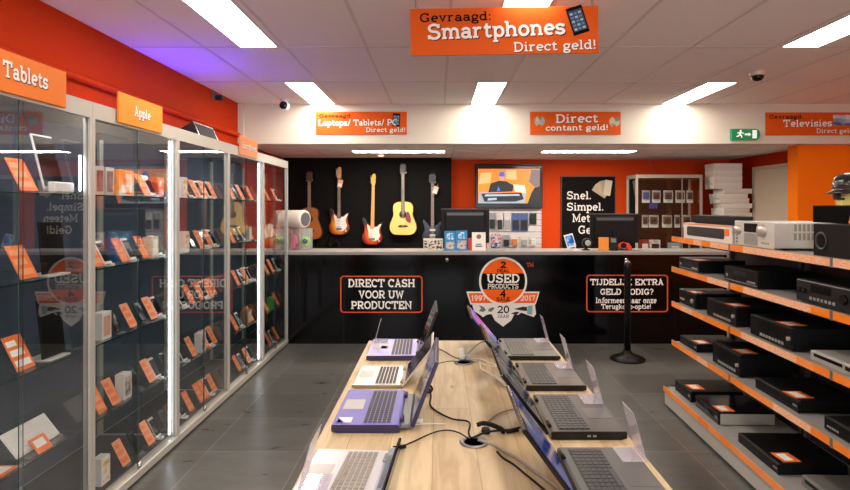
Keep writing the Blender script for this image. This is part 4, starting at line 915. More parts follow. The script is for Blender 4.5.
# extra marks: bright bar beside a keyboard, stickers on the palm rests
bm = BM(); box(bm, .122, .1265, -.182, .182, .0312, .0322); obj('keyboard_edge', bm, chrome, [o for o in COL.objects if o.get('label', '').startswith('brown grey laptop')][0])
pl = [o for o in COL.objects if o.get('label', '').startswith('purple laptop with sticker')][0]
bm = BM(); box(bm, .165, .215, .125, .175, .0303, .0308); obj('sticker', bm, M('sticker_pink_white', 'e6d3da', .4), pl)
bm = BM(); v = [bm.verts.new(c) for c in ((.222, .12, .0308), (.222, .185, .0308), (.185, .185, .0308))]; bm.faces.new(v); obj('sticker', bm, M('sticker_blue', '4a50a8', .4), pl)
pl = [o for o in COL.objects if o.get('label', '').startswith('lavender laptop at')][0]
bm = BM(); box(bm, .16, .195, -.02, .04, .0263, .0268); obj('sticker', bm, M('sticker_blue'), pl)
# rear lip and slot of the nearest left laptop
pl = [o for o in COL.objects if o.get('label', '').startswith('silver laptop nearest')][0]
bm = BM(); box(bm, -.030, -.0125, -.19, .185, .0, .030, 0, .003); obj('rear_lip', bm, M('blue_grey_plastic', '8591a6', .35, .3), pl)
bm = BM(); box(bm, -.0405, -.0305, -.26, .185, .004, .036, 0, .003); obj('folded_screen', bm, blackg, pl)
bm = BM(); box(bm, -.026, -.016, -.13, .08, .0302, .0308); obj('slot', bm, M('slot_grey', '4c5666', .4), pl)

# clear price holders leaning on the front edges of the laptops
HB = TZ + .0335
def holder(label, x, y0, y1, s, hh=.15, z=None, foot=.075):
    z = z or HB
    t = thing('price_holder', label, 'sign holder', (x, (y0 + y1) / 2, z), 0 if s > 0 else R(180), 'clear holders on the laptops')
    w_ = (y1 - y0) / 2
    bm = BM(); box(bm, -foot, 0, -w_, w_, 0, .0022); box(bm, -.0022, 0, -w_, w_, .0024, hh, 0, 0, Matrix.Rotation(R(-15), 4, 'Y')); obj('clear_plate', bm, acrylic, t)
holder('clear price holder on the nearest laptop of the right row', .64, 1.775, 1.885, 1, .155, TZ + .0288)
holder('clear price holder on the second laptop of the right row', .652, 2.285, 2.4, 1, .15, TZ + .0328)
holder('clear price holder on the third laptop of the right row', .652, 2.8, 2.915, 1, .15, TZ + .0288)
holder('clear price holder on the far laptop of the right row', .645, 3.345, 3.455, 1, .15, TZ + .0268)
holder('clear price holder on the nearest laptop of the left row', -.383, 1.55, 1.70, -1, .155, TZ + .025)
holder('clear price holder on the far laptop of the left row', -.368, 3.33, 3.435, -1, .13, TZ + .0288)

# cables on the table
GROM = [at(474, 442.6, FPX * (CH - TZ) / (442.6 - VY)), at(463.5, 362.7, FPX * (CH - TZ) / (362.7 - VY))]; LIFT = [0.0]
def T(px, py, dz=0):
    Y = FPX * (CH - TZ - .004 - dz) / (py - VY); q = at(px, py, Y); return (q.x, q.y, TZ + .0045 + dz)
def cable(label, pts, r, mat, name='power_cable', extra=(), lift=None):
    q = []
    for p in pts:
        z = max(p[2], TZ + r + .002)
        for g in GROM:
            dd = math.hypot(p[0] - g[0], p[1] - g[1])
            if dd < .075: z = max(z, TZ + .009 + r)
        q.append((p[0], p[1], z + (LIFT[0] if lift is None else lift)))
    pts = q; LIFT[0] = (LIFT[0] + .0012) % .007
    bm = BM(); tube(bm, pts, r, 7, 0, 5); o = obj(name, bm, mat, None, label, 'cable', 'cables on the display table')
    for (p0, p1, rr, nm) in extra:
        b2 = BM(); cyl(b2, p0, p1, rr, n=12); obj(nm, b2, mat, o)
    return o
cable('black cable from the nearest left laptop to the table hole', [T(393, 448), T(401, 447.6), T(412, 443.5), T(432, 434.5), T(446, 431.5), T(459, 434), T(468, 441, .003)], .0027, rubber, lift=.004,
      extra=[(T(397.5, 447.8, .006), T(405.5, 446.2, .006), .0068, 'plug')])
cable('black cable looping from the purple laptop to the table hole', [T(428, 386, .004), T(431, 396), T(430, 405), T(437, 412), T(452, 419.5), T(466, 421.5), T(470, 425), T(468.5, 433), T(471, 440, .003)], .0034, rubber)
bm = BM()
pts = [T(424 + 6 * math.cos(a * .9) + a * .2, 389 + 4.5 * math.sin(a * .9), .004 + a * .0012) for a in range(16)]
tube(bm, pts, .003, 7, 0, 3); obj('power_cable', bm, rubber, None, 'coiled black cable behind the purple laptop', 'cable', 'cables on the display table')
cable('white cable with paper tag lying behind the purple laptop', [T(400, 429), T(409, 426.5), T(418, 425), T(432, 424.3), T(446, 425)], .0024, whitep)
bm = BM(); q = Vector(T(417, 422, 0)); box(bm, q.x - .022, q.x + .022, q.y - .02, q.y + .02, TZ + .0085, TZ + .0092); obj('paper_tag', bm, white, None, 'small white paper tag on the white cable', 'tag')
cable('thick grey and black cable running from table hole to the bottom edge', [T(478, 443, .002), T(494, 447), T(504, 453), T(517, 460.5), T(530, 470), T(545, 480.5), T(559, 491)], .005, M('cable_grey', '8b8378', .5))
cable('thin black cable beside the thick grey cable', [T(497, 453.5), T(503, 459.8), T(513, 466), T(524, 475), T(538, 486.5), T(550, 497)], .0035, rubber)
o = cable('black power lead with plug block by the right table hole', [T(472, 441, .004), T(482, 436.5, .004), T(487, 434.5, .006), T(497, 432.5, .006), T(510, 431.5, .003), T(524, 428.5), T(530, 427)], .0036, rubber, extra=[(T(507, 432, .006), T(518, 430, .006), .0065, 'ferrite')])
o = thing('power_adapter', 'black angled plug adapter lying beside the table hole', 'adapter', T(490, 433.5, -.0035))
bm = BM(); tube(bm, [(-.045, .02, .022), (-.02, .018, .03), (.015, .01, .024), (.045, 0, .012), (.045, -.01, .008)], .008, 10); obj('strap', bm, rubber, o)
bm = BM(); box(bm, -.03, .0, -.014, .012, .0005, .02, 0, .004); obj('block', bm, black, o)
cable('thin grey cable arching up from the table hole to the right laptops', [T(477, 438, .003), T(482, 430), T(488, 422), T(498, 414), T(508, 410.5), T(516, 409)], .0022, M('cable_grey'))
# bundle at the far hole
t = thing('plug_cluster', 'white plug and grey cables sprouting from the far table hole', 'plug', T(463.5, 360, -.0035))
bm = BM(); box(bm, -.018, .012, -.012, .012, .005, .062, 0, .004, Matrix.Rotation(R(-12), 4, 'Y')); obj('plug', bm, whitep, t)
bm = BM(); box(bm, .012, .04, -.02, .02, .0045, .03, 0, .004); obj('socket_block', bm, lgrey, t)
bm = BM(); tube(bm, [(.02, 0, .03), (.05, .03, .05), (.09, .08, .07), (.13, .1, .08)], .004, 8); obj('cable', bm, M('cable_grey'), t)
for k, pts in enumerate(([T(470, 361), T(479, 363), T(482, 369), T(492, 374), T(502, 381), T(509, 386)], [T(471, 362), T(480, 360), T(487, 363), T(495, 366), T(500, 368)], [T(480, 364), T(481, 371), T(490, 377), T(500, 384), T(508, 391)], [T(481, 367, .004), T(489, 370, .004), T(498, 371, .004), T(503, 377, .004)])):
    cable('pale grey cable, %s strand of the bundle behind the right row of laptops' % ORD[k], pts, .0028, M('cable_pale', 'e4ded0', .5), lift=k * .0066)
cable('black cable from the far hole to the small silver laptop', [T(459, 361.5), T(452, 357.5), T(444, 352.5), T(437, 349.5)], .003, rubber)
cable('thin black cable curving left from the far table hole', [T(458, 363), T(450, 362.5), T(440, 363.2), T(434, 364.5)], .002, rubber)

# ================================================================== RIGHT SHELVING
SLOPE = .033
RZ = -math.atan(SLOPE)
def GP(Y, tx, z):            # point on the shelving: Y along it, tx metres behind the shelf front
    return (1.888 + SLOPE * (Y - 4.68) + tx, Y, z)
SH = [1.364, 1.12, .8415, .530]
strip_o = M('price_strip_orange', 'ff8a20', .35, coat=.3)
strip_p = pattern_mat('price_strip_printed', 'noise', [(.36, 'f6a468'), (.5, 'f9bd94'), (.62, 'fbd2b4')], .35, (60, 45, 260))
strip_q = pattern_mat('price_strip_printed_orange', 'noise', [(.45, 'ff8c2c'), (.62, 'fba866')], .35, (60, 60, 200))
shelf_grey = M('shelf_grey_enamel', '9b9a97', .4, .1, var=.04); kick = M('shelf_kick_grey', 'b9b6ae', .4, .1, var=.03); bk = M('shelf_back_brown', '3a3230', .6, var=.08)
rr_ = random.Random(3)
SECT = [(3.675, 4.68), (2.67, 3.675), (1.665, 2.67)]
PAT = {0: ['oqopopp', 'ooqopp', 'qpqoo', 'oqqpoo', 'oqqqoq'], 1: ['oppppp', 'oppppo', 'oppppqo', 'oqqppo', 'oqqqqq'], 2: ['pppp', 'oopp', 'oppp', 'oopp', 'oqqo']}
for n, (a, b) in enumerate(SECT):
    lb = ['grey shelving bay with orange price strips, farthest and nearest the counter', 'grey shelving bay with orange price strips, middle one with the silver receiver', 'grey shelving bay with orange price strips at the right picture edge'][n]
    t = thing('shelving_bay', lb, 'shelf', GP((a + b) / 2, 0, 0), RZ, 'shelving bays along the right side')
    h = (b - a) / 2 / math.cos(RZ) - .0008
    for k, z in enumerate(SH):
        bm = BM(); box(bm, .004, .47, -h, h, z - .028, z - .012, 0, .002); s_ = obj('shelf', bm, shelf_grey, t)
        bm = BM(); mats = [strip_o, strip_p, strip_q, alu]
        pat = PAT[n][k]; yy = h
        for c in pat:
            l_ = 2 * h / len(pat)
            box(bm, -.004, .002, yy - l_, yy, z - .040, z - .002, {'o': 0, 'p': 1, 'q': 2}[c], 0, Matrix.Identity(4)); yy -= l_
        box(bm, -.002, .0035, -h, h, z - .0018, z + .002, 3)
        obj('price_strip', bm, mats, s_)
        if n < 2 or True:
            bm = BM(); box(bm, -.0065, -.0042, -h, -h + .018, z - .043, z + .003); obj('strip_clip', bm, alu_d, s_)
    bx = -.066
    bm = BM(); box(bm, bx + .004, .47, -h, h, .128, .149, 0, .002); s_ = obj('base_shelf', bm, shelf_grey, t)
    bm = BM(); pat = PAT[n][4]; yy = h
    for c in pat:
        l_ = 2 * h / len(pat); box(bm, bx - .004, bx + .002, yy - l_, yy, .120, .160, {'o': 0, 'p': 1, 'q': 2}[c]); yy -= l_
    obj('price_strip', bm, [strip_o, strip_p, strip_q], s_)
    bm = BM(); box(bm, bx + .008, bx + .02, -h, h, .018, .119); box(bm, bx + .02, .45, h - .012, h, .018, .119) if n == 0 else None; obj('kick_plate', bm, kick, t)
    bm = BM(); box(bm, bx + .03, bx + .05, -h, h, .0, .017); obj('plinth', bm, black, t)
    bm = BM(); box(bm, .475, .49, -h, h, .0, 1.345); obj('back_panel', bm, bk, t)
    for e in (-1, 1):
        bm = BM(); box(bm, .445, .474, e * (h - .026) - .012, e * (h - .026) + .012, 0, 1.345); 
        if False: pass
        obj('upright', bm, M('upright_dark', '55504c', .5), t)

tagw = M('tag_white', 'f0ece4', .6)
def device(label, yf, yn, z, h, style, d=.34, tx=.05, body=None, cat='player', name=None, lid=None):
    """yf, yn: far and near ends along the shelf"""
    yc = (yf + yn) / 2; w_ = yf - yn
    name = name or {'cd': 'disc_player', 'deck': 'cassette_deck', 'slim': 'dvd_player', 'vcr': 'video_recorder', 'amp': 'amplifier', 'silver': 'dvd_player'}[style]
    t = thing(name, label, cat, GP(yc, tx, z), RZ, 'stereo and video devices on the right shelves')
    body = body or black; f_ = w_ / 2
    feet = .008 if style in ('cd', 'deck', 'amp', 'vcr') else .004
    bm = BM(); box(bm, .012, d, -f_ + .003, f_ - .003, feet, h, 0, .002); obj('case', bm, [body] if lid is None else [body], t)
    bm = BM(); box(bm, 0, .0115, -f_, f_, feet - .002, h - .001, 0, .003); fp = obj('front_panel', bm, dgrey if style in ('amp',) else body, t)
    for a in (.05, d - .05):
        for b in (-f_ + .05, f_ - .05):
            bm = BM(); cyl(bm, (a, b, 0.0003), (a, b, feet - .0003), .018, n=14); obj('foot', bm, alu_d if style in ('deck', 'cd') else rubber, t)
    H0 = h - feet
    def pan(nm, y0, y1, z0, z1, m, p=.0015): 
        bm = BM(); box(bm, -p, -.0002, y0, y1, feet + z0 * H0, feet + z1 * H0, 0, min(p * .3, .0008)); obj(nm, bm, m, fp)
    def knob(y_, z_, r, m):
        bm = BM(); cyl(bm, (-.0002, y_, feet + z_ * H0), (-.014, y_, feet + z_ * H0), r, r * .9, 16); obj('knob', bm, m, fp)
    dm = M('display_glass_dark', '08090c', .4, spec=.15); bt = M('button_grey', '96938f', .4)
    if style == 'cd':
        pan('disc_tray', -.08, .08, .55, .8, dgrey); pan('display', -.09, .09, .2, .46, dm)
        for k in range(6): pan('button', -f_ + .03 + k * .017, -f_ + .042 + k * .017, .2, .32, bt, .003)
        pan('power_button', f_ - .05, f_ - .03, .3, .5, bt, .003); pan('trim_line', -f_ + .01, f_ - .01, .08, .12, bt, .0008)
    elif style == 'deck':
        for q in (-.11, .06): pan('cassette_door', q - .055, q + .055, .35, .88, dm)
        pan('display', -.02 - .03, .0 - .02 + .02, .5, .85, dm, .001)
        for k in range(8): pan('button', -.14 + k * .032, -.118 + k * .032, .1, .24, bt, .003)
        knob(-f_ + .025, .5, .012, bt)
    elif style == 'amp':
        pan('display', -.07, .09, .5, .85, dm)
        for k, r in ((-f_ + .05, .024), (f_ - .04, .012), (f_ - .075, .012)): knob(k, .5, r, black)
        for k in range(7): pan('button', -.1 + k * .03, -.082 + k * .03, .15, .28, bt, .003)
        pan('trim_line', -f_ + .01, f_ - .01, .92, .96, bt, .0008)
    elif style == 'vcr':
        pan('cassette_flap', -.1, .1, .5, .85, dm); pan('display', -.06, .09, .15, .42, dm)
        for k in range(5): pan('button', f_ - .11 + k * .018, f_ - .098 + k * .018, .25, .4, bt, .003)
        knob(-f_ + .05, .45, .018, bt)
    else:
        pan('disc_tray', -.03, f_ - .03, .45, .8, dm); pan('display', -f_ + .06, -.05, .35, .75, dm)
        for k in range(3): pan('button', -f_ + .015 + k * .013, -f_ + .024 + k * .013, .4, .6, bt, .002)
    return t
def dtag(label, Y, tx, z, w_=.12, d=.10):
    t = thing('price_tag', label, 'price tag', GP(Y, tx, z), RZ + R(4), 'price tags lying on the shelf devices')
    bm = BM(); box(bm, -d / 2, d / 2, -w_ / 2, w_ / 2, .0006, .0016); obj('card', bm, orange2, t)
    bm = BM(); box(bm, -d * .32, d * .2, -w_ * .36, w_ * .36, .0017, .002); obj('print', bm, tagw, t)
S1, S2, S3, S4, S5 = [z - .0115 for z in SH] + [.1495]
# top shelf
yf, yn = 4.57, 3.77
t = thing('soundbar_box', 'white soundbar carton with black soundbar picture on the top shelf', 'box', GP((yf + yn) / 2, .05, S1), RZ)
L_ = (yf - yn) / 2
bm = BM(); box(bm, 0, .13, -L_, L_, .0006, .125, 0, .002); obj('carton', bm, M('carton_white', 'e9e4de', .5), t)
bm = BM(); prism(bm, [(a, b) for a, b in rrect(-L_ + .07, L_ - .1, .03, .1, .02)], -.0012, -.0002); bmesh.ops.transform(bm, matrix=Matrix.Rotation(R(-90), 4, 'Z'), verts=bm.verts); obj('soundbar_picture', bm, pattern_mat('soundbar_art', 'noise', [(.3, '1c1c1f'), (.7, '333338')], scale=(30, 3, 30)), t)
bm = BM(); box(bm, -.0016, -.0002, -L_ + .03, -L_ + .10, .055, .1); obj('orange_sticker', bm, orange2, t)
bm = BM(); box(bm, -.0008, -.0002, -L_, L_, .112, .124); obj('orange_band', bm, salmon, t)
bm = BM(); box(bm, .01, .12, -L_ - .0008, -L_ - .0002, .01, .115); obj('end_picture', bm, pattern_mat('end_art', 'noise', [(.4, '2f3f5c'), (.6, 'c9c4bd')], scale=(20, 3, 20)), t)
t = thing('set_top_box', 'flat black box lying on the white soundbar carton', 'media box', GP(4.075, .055, S1 + .1258), RZ)
bm = BM(); box(bm, 0, .12, -.335, .335, .003, .062, 0, .004); obj('case', bm, M('case_dark', '171518', .5, spec=.25), t)
bm = BM(); box(bm, -.001, -.0002, -.32, .32, .01, .05); obj('front_panel', bm, M('front_dark', '141315', .5, spec=.2), t)
for a in (-.3, .3):
    bm = BM(); box(bm, .02, .1, a - .02, a + .02, .0004, .0028); obj('foot', bm, rubber, t)
# receiver
yf, yn = 3.72, 3.265
t = thing('av_receiver', 'large silver audio receiver on the top shelf', 'receiver', GP((yf + yn) / 2, .045, S1), RZ, 'stereo and video devices on the right shelves')
f_ = (yf - yn) / 2; rc = M('receiver_silver', 'd6d5ca', .35, .15, var=.03, scale=15)
bm = BM(); box(bm, .014, .40, -f_ + .006, f_ - .006, .012, .160, 0, .004); cs = obj('case', bm, M('receiver_case_grey', 'c2c3c0', .4, .15, var=.03), t)
bm = BM(); box(bm, 0, .0135, -f_, f_, .008, .162, 0, .004); fp = obj('front_panel', bm, rc, t)
bm = BM(); box(bm, -.002, -.0002, -.06, .10, .095, .148); obj('display', bm, M('display_glass_dark', '08090c', .4, spec=.15), fp)
bm = BM(); box(bm, -.004, -.0002, -.06, .10, .02, .088, 0, .002); obj('control_flap', bm, M('receiver_flap', 'a5a5a0', .35, .3), fp)
for yy, zz, r in ((-.125, .11, .034), (.165, .105, .025)):
    bm = BM(); lathe(bm, [(r * 1.1, -.0002), (r * 1.1, -.004), (r, -.006), (r * .95, -.026), (0, -.028)], (0, yy, zz), 24, axis='x'); obj('knob', bm, silver, fp)
for k in range(4):
    bm = BM(); box(bm, -.003, -.0002, -.185 + k * .022, -.172 + k * .022, .032, .042); obj('button', bm, M('button_gold', 'b8a25e', .4), fp)
for k in range(3):
    bm = BM(); cyl(bm, (-.0002, .19, .03 + k * .02), (-.006, .19, .03 + k * .02), .006, n=10); obj('button', bm, alu_d, fp)
bm = BM()
for a in range(10):
    for b in range(2): box(bm, .12 + a * .024, .134 + a * .024, -f_ + .0052, -f_ + .0058, .06 + b * .05, .10 + b * .05)
obj('side_vents', bm, M('vent_grey', '8a8982', .5), cs)
for a in (.05, .34):
    for b in (-f_ + .05, f_ - .05):
        bm = BM(); cyl(bm, (a, b, .0004), (a, b, .0115), .022, n=16); obj('foot', bm, alu_d, t)
# subwoofer cube, centre speaker, bust
t = thing('speaker', 'black cube speaker with round port at the right end of top shelf', 'speaker', GP(2.79, .04, S1), RZ)
bm = BM(); box(bm, 0, .27, -.18, .10, .001, .166, 0, .004); cb = obj('cabinet', bm, M('speaker_black', '120f0e', .6, var=.08, spec=.2), t)
bm = BM(); lathe(bm, [(.045, -.0002), (.044, -.005), (.036, -.003), (.034, -.0004)], (0, .035, .082), 28, axis='x'); obj('port_ring', bm, M('port_ring', '3a3634', .35), t)
bm = BM(); lathe(bm, [(.033, -.0008), (0, -.0008)], (0, .035, .082), 24, axis='x'); obj('port', bm, M('hole_black'), t)
t = thing('centre_speaker', 'flat black speaker resting on the cube speaker', 'speaker', GP(2.86, .12, S1 + .168), RZ)
bm = BM(); box(bm, 0, .13, -.22, .165, .0, .088, 0, .003); obj('cabinet', bm, M('speaker_flat', '0a0909', .6, spec=.15), t)
bm = BM(); box(bm, -.002, -.0002, -.21, .155, .006, .082); obj('grille', bm, M('grille', '080707', .9, var=.2, scale=300, spec=.1), t)
t = thing('price_card', 'orange and white price card standing on the flat black speaker front', 'price card', GP(2.665, .10, S1 + .168), RZ, None)
bm = BM(); box(bm, -.002, 0, -.05, .05, .0008, .10, 0, 0, Matrix.Rotation(R(12), 4, 'Y')); obj('card', bm, orange2, t)
bm = BM(); box(bm, -.003, -.0022, -.04, .04, .01, .05, 0, 0, Matrix.Rotation(R(12), 4, 'Y')); obj('print', bm, tagw, t)
# figurine with bowler hat
t = thing('figurine', 'pale bust figurine wearing a black bowler hat, behind the speakers', 'figurine', GP(3.12, .39, S1 + .0006), R(-80))
skin = M('figurine_yellow', 'd9c878', .35, var=.04); hatm = M('figurine_hat', '15120f', .25, coat=.4)
bm = BM(); lathe(bm, [(.06, 0), (.075, .004), (.085, .05), (.095, .09), (.08, .125), (.045, .15), (.04, .175), (.056, .20), (.072, .235), (.079, .275), (.077, .315), (.062, .35), (.03, .37), (0, .375)], n=28)
for v in bm.verts:
    z = v.co.z
    if z > .18:
        k = (z - .18) / .2
        if v.co.x > 0: v.co.x *= 1.08
        if abs(v.co.y) < .02 and v.co.x > .04 and .245 < z < .285: v.co.x += .016
        v.co.y *= .9
    elif z < .14: v.co.y *= 1.35
bd = obj('body', bm, skin, t)
bm = BM()
for e in (-1, 1): lathe(bm, [(0, -.01), (.015, -.006), (.018, .004), (.01, .012)], (.0, e * .072, .262), 12, axis='x')
obj('ears', bm, skin, t)
bm = BM()
for e in (-1, 1): bmesh.ops.create_uvsphere(bm, u_segments=10, v_segments=8, radius=.008, matrix=Matrix.Translation((.076, e * .027, .29)))
obj('eyes', bm, blackg, t)
bm = BM(); box(bm, .081, .088, -.02, .02, .222, .228, 0, .002); obj('mouth', bm, M('figurine_lip', '8a4a32', .5), t)
bm = BM(); box(bm, .0, .0, 0, 0, 0, 0); bm.clear(); lathe(bm, [(.078, .285), (.082, .295), (.084, .31), (.08, .33)], (-.006, 0, 0), 28)
bmesh.ops.delete(bm, geom=[v for v in bm.verts if v.co.x > .03], context='VERTS'); obj('hair', bm, M('figurine_hair', '2a1d12', .5), t)
bm = BM(); lathe(bm, [(.088, .322), (.116, .318), (.118, .324), (.09, .336), (.09, .345), (.089, .375), (.08, .405), (.055, .425), (.02, .432), (0, .432)], n=32); obj('hat', bm, hatm, t)
# second shelf
device('black disc player at the far end of the second shelf', 4.665, 4.28, S2, .092, 'cd')
device('black disc player in the middle of the second shelf', 3.87, 3.44, S2, .105, 'cd')
device('black amplifier at the near end of the second shelf', 3.05, 2.62, S2, .12, 'amp')
# third shelf
device('black recorder at the far end of the third shelf', 4.66, 4.34, S3, .118, 'vcr')
device('black double cassette deck on the third shelf', 4.13, 3.70, S3, .128, 'deck', tx=.045)
device('black cassette deck with silver buttons on the third shelf', 3.51, 3.07, S3, .125, 'deck', tx=.04)
device('slim silver player on the near end of the third shelf', 2.93, 2.50, S3, .05, 'silver', body=M('player_silver', 'b5b2ab', .35, .3), tx=.05)
# fourth shelf
device('thin black player with tag at the far end of the fourth shelf', 4.63, 4.30, S4, .062, 'slim', tx=.045)
device('tall black stereo unit on the fourth shelf', 4.05, 3.66, S4, .145, 'deck', tx=.05, d=.33)
device('thin black recorder in the middle of the fourth shelf', 3.47, 3.03, S4, .065, 'slim', tx=.05)
device('black player at the near end of the fourth shelf', 2.82, 2.40, S4, .07, 'vcr', tx=.05)
# base shelf
device('wide black media player at the far end of the bottom shelf', 4.60, 4.29, S5, .085, 'slim', tx=-.005, d=.38)
device('glossy blue black player with silver side on the bottom shelf', 4.22, 3.85, S5, .085, 'slim', tx=-.0, d=.37, body=M('player_blue_gloss', '10131f', .08, var=.1))
device('black player with tag in the middle of the bottom shelf', 3.58, 3.13, S5, .06, 'slim', tx=-.0, d=.37)
device('grey player at the near end of the bottom shelf', 3.02, 2.6, S5, .06, 'silver', tx=.06, d=.3, body=M('player_grey', '6b6863', .4))
pl = [o for o in COL.objects if o.get('label', '').startswith('glossy blue black')][0]
bm = BM(); box(bm, .014, .368, -.1845, -.1825, .006, .076); obj('silver_side', bm, silver, pl)
for lb, Y, tx, z in (('orange tag on the far disc player of the second shelf', 4.36, .10, S2 + .092), ('orange tag on the far recorder of the third shelf', 4.44, .10, S3 + .118), ('orange tag on the double cassette deck', 3.80, .10, S3 + .128),
                     ('orange tag on the cassette deck with silver buttons', 3.20, .11, S3 + .125), ('orange and white tag on the thin far player of the fourth shelf', 4.38, .11, S4 + .062), ('orange tag on the tall stereo unit of the fourth shelf', 3.76, .13, S4 + .145),
                     ('orange and white tag on the thin recorder of the fourth shelf', 3.14, .11, S4 + .065), ('orange and white tag on the wide media player of the bottom shelf', 4.40, .07, S5 + .085),
                     ('orange and white tag on the glossy blue black player', 3.93, .07, S5 + .085), ('orange and white tag on the middle player of the bottom shelf', 3.22, .09, S5 + .06)):
    dtag(lb, Y, tx, z)
device('slim dark player lying under the slim silver one', 2.93, 2.50, S3 - .0, .001, 'slim') if False else None


# ================================================================== THINGS ON THE COUNTER
CT = 1.0832
def cpt(px, Y=6.98): return ((px - VX) * Y / FPX, Y, CT + .0008)
def monitor(label, x0, x1, ytop, ybot, Y, kind='monitor'):
    q0, q1 = at(x0, ybot, Y), at(x1, ytop, Y); W_, H_ = q1.x - q0.x, q1.z - q0.z
    t = thing('monitor', label, 'monitor', ((q0.x + q1.x) / 2, Y, CT + .0008), group='monitors on the counter')
    z0 = q0.z - CT; z1 = q1.z - CT
    bm = BM(); prism(bm, rrect(-W_ / 2, W_ / 2, z0, z1, .012), -.012, .02, inset=.004); obj('casing', bm, dgrey if kind == 'b' else black, t)
    bm = BM(); prism(bm, rrect(-W_ * .42, W_ * .42, z0 + .03, z1 - .03, .03), -.035, -.0125, inset=.012); bk_ = obj('back_bulge', bm, black, t)
    bm = BM(); prism(bm, rrect(-W_ * .38, W_ * .38, z1 - .085, z1 - .05, .015), -.0375, -.0352); obj('vent_strip', bm, M('vent_strip', '4b4f50', .35), bk_)
    bm = BM(); box(bm, -W_ / 2 + .012, W_ / 2 - .012, .0202, .0212, z0 + .012, z1 - .012); obj('screen', bm, screen_off, t)
    bm = BM(); box(bm, -.035, .035, -.055, -.0352, .012, z0 + .16, 0, .004); obj('stand', bm, black, t)
    bm = BM(); prism(bm, [(-.12, 0), (.12, 0), (.11, .011), (-.11, .011)], -.10, .08); obj('foot', bm, black, t)
    bm = BM(); box(bm, -W_ / 2 + .002, W_ / 2 - .002, -.0128, -.0122, z1 - .010, z1 - .004); obj('top_edge', bm, mgrey, t)
monitor('black monitor seen from behind, left on the counter', 441, 489.2, 208.5, 243, 7.06)
monitor('black monitor seen from behind, right on the counter before the slogan poster', 590, 638.4, 213.5, 243, 7.06)
def leaflet(name, label, cat, x0, x1, y0, y1, Y, d, mat, art=None, parts=()):
    q0, q1 = at(x0, y1, Y), at(x1, y0, Y); W_ = q1.x - q0.x; H_ = q1.z - CT - .001
    t = thing(name, label, cat, ((q0.x + q1.x) / 2, Y, CT + .0008))
    bm = BM(); box(bm, -W_ / 2, W_ / 2, 0, d, 0, H_, 0, .0015); obj('box' if d > .01 else 'card', bm, mat, t)
    for nm, a, b, c, e, m in parts:
        bm = BM(); box(bm, -W_ / 2 + a * W_, -W_ / 2 + b * W_, -.0014, -.0002, c * H_, e * H_); obj(nm, bm, m, t)
    return t
bl = M('blue_pack', '1c83c4', .4); blart = pattern_mat('blue_pack_art', 'noise', [(.4, '2a8fd0'), (.55, 'e8c9a0'), (.65, 'e07a3a')], scale=(26, 26, 26)); blart2 = pattern_mat('blue_pack_text', 'noise', [(.45, '2a9ad8'), (.6, 'e4eef4')], scale=(40, 10, 40))
leaflet('software_pack', 'bright blue pack on the counter, left of the pair', 'box', 444.4, 455.6, 231, 250.5, 6.86, .02, bl, parts=[('cover_picture', .15, .9, .08, .45, blart), ('print', .2, .8, .55, .9, blart2)])
leaflet('software_pack', 'bright blue pack on the counter, right of the pair beside the white card', 'box', 456, 467.3, 230.6, 250.5, 6.86, .02, bl, parts=[('cover_picture', .1, .9, .08, .5, blart), ('print', .2, .8, .6, .92, blart2)])
leaflet('red_card', 'small red card between the blue pack and the white card', 'card', 468, 471.8, 238, 250.5, 6.88, .004, M('red_card', 'c43a22', .5))
t = leaflet('info_card', 'white standing card with round emblem on the counter', 'card', 472, 485.6, 232.3, 250.6, 6.86, .006, white, parts=[('print', .25, .75, .2, .28, mgrey), ('print', .3, .7, .32, .38, mgrey)])
bm = BM(); prism(bm, circ(0, .165, .028, n=20), -.0015, -.0002); obj('emblem', bm, M('emblem_grey', '6f7474', .5), t)
t = leaflet('patterned_box', 'low cream box with dark pattern at the left monitor', 'box', 423.5, 443, 238.7, 249.5, 6.88, .05, M('cream_box', 'd9d2c0', .5), parts=[('pattern', .03, .97, .12, .85, pattern_mat('cream_pattern', 'noise', [(.45, '1f1c18'), (.52, 'd9d2bd')], scale=(28, 28, 40)))])
t = leaflet('counter_card', 'plain orange card standing on the counter by the right monitor', 'card', 598.6, 608.8, 237.3, 250.8, 6.86, .005, M('card_yellow_orange', 'f49a3c', .5))
# phone on a display stand
q = cpt(572, 6.88)
t = thing('display_phone', 'white smartphone with blue screen on a stand by the slogan poster', 'phone', q, R(0))
Mx = Matrix.Translation((0, 0, .035)) @ Matrix.Rotation(R(-14), 4, 'Y') @ Matrix.Rotation(R(-12), 4, 'X')
bm = BM(); box(bm, -.055, .055, 0, .01, 0, .165, 0, .004, Mx); obj('body', bm, whitep, t)
bm = BM(); box(bm, -.045, .045, -.0014, -.0004, .022, .145, 0, 0, Mx); obj('screen', bm, scr('phone_blue', [(.4, '1f4f8f'), (.55, '6aa0d8'), (.65, 'dfe8f0')], .6, (14, 14, 14)), t)
bm = BM(); box(bm, .02, .09, -.02, .06, 0, .006, 0, .002); cyl(bm, (.05, .02, .006), (.02, .03, .11), .008, n=10); obj('stand', bm, whitep, t)
# black webcam-like scanner
q = cpt(586, 6.95)
t = thing('scanner', 'black round hand scanner on the counter beside the white phone', 'scanner', q)
bm = BM(); lathe(bm, [(.05, 0), (.052, .008), (.02, .016), (.018, .04)], n=20); obj('base', bm, black, t)
bm = BM(); lathe(bm, [(.0, -.05), (.045, -.045), (.058, -.02), (.058, .02), (.045, .05), (0, .055)], (0.01, 0, .088), 20, axis='y'); obj('head', bm, black, t)
bm = BM(); lathe(bm, [(.034, -.0505), (.03, -.053), (0, -.054)], (0.01, 0, .088), 18, axis='y'); obj('lens', bm, lgrey, t)
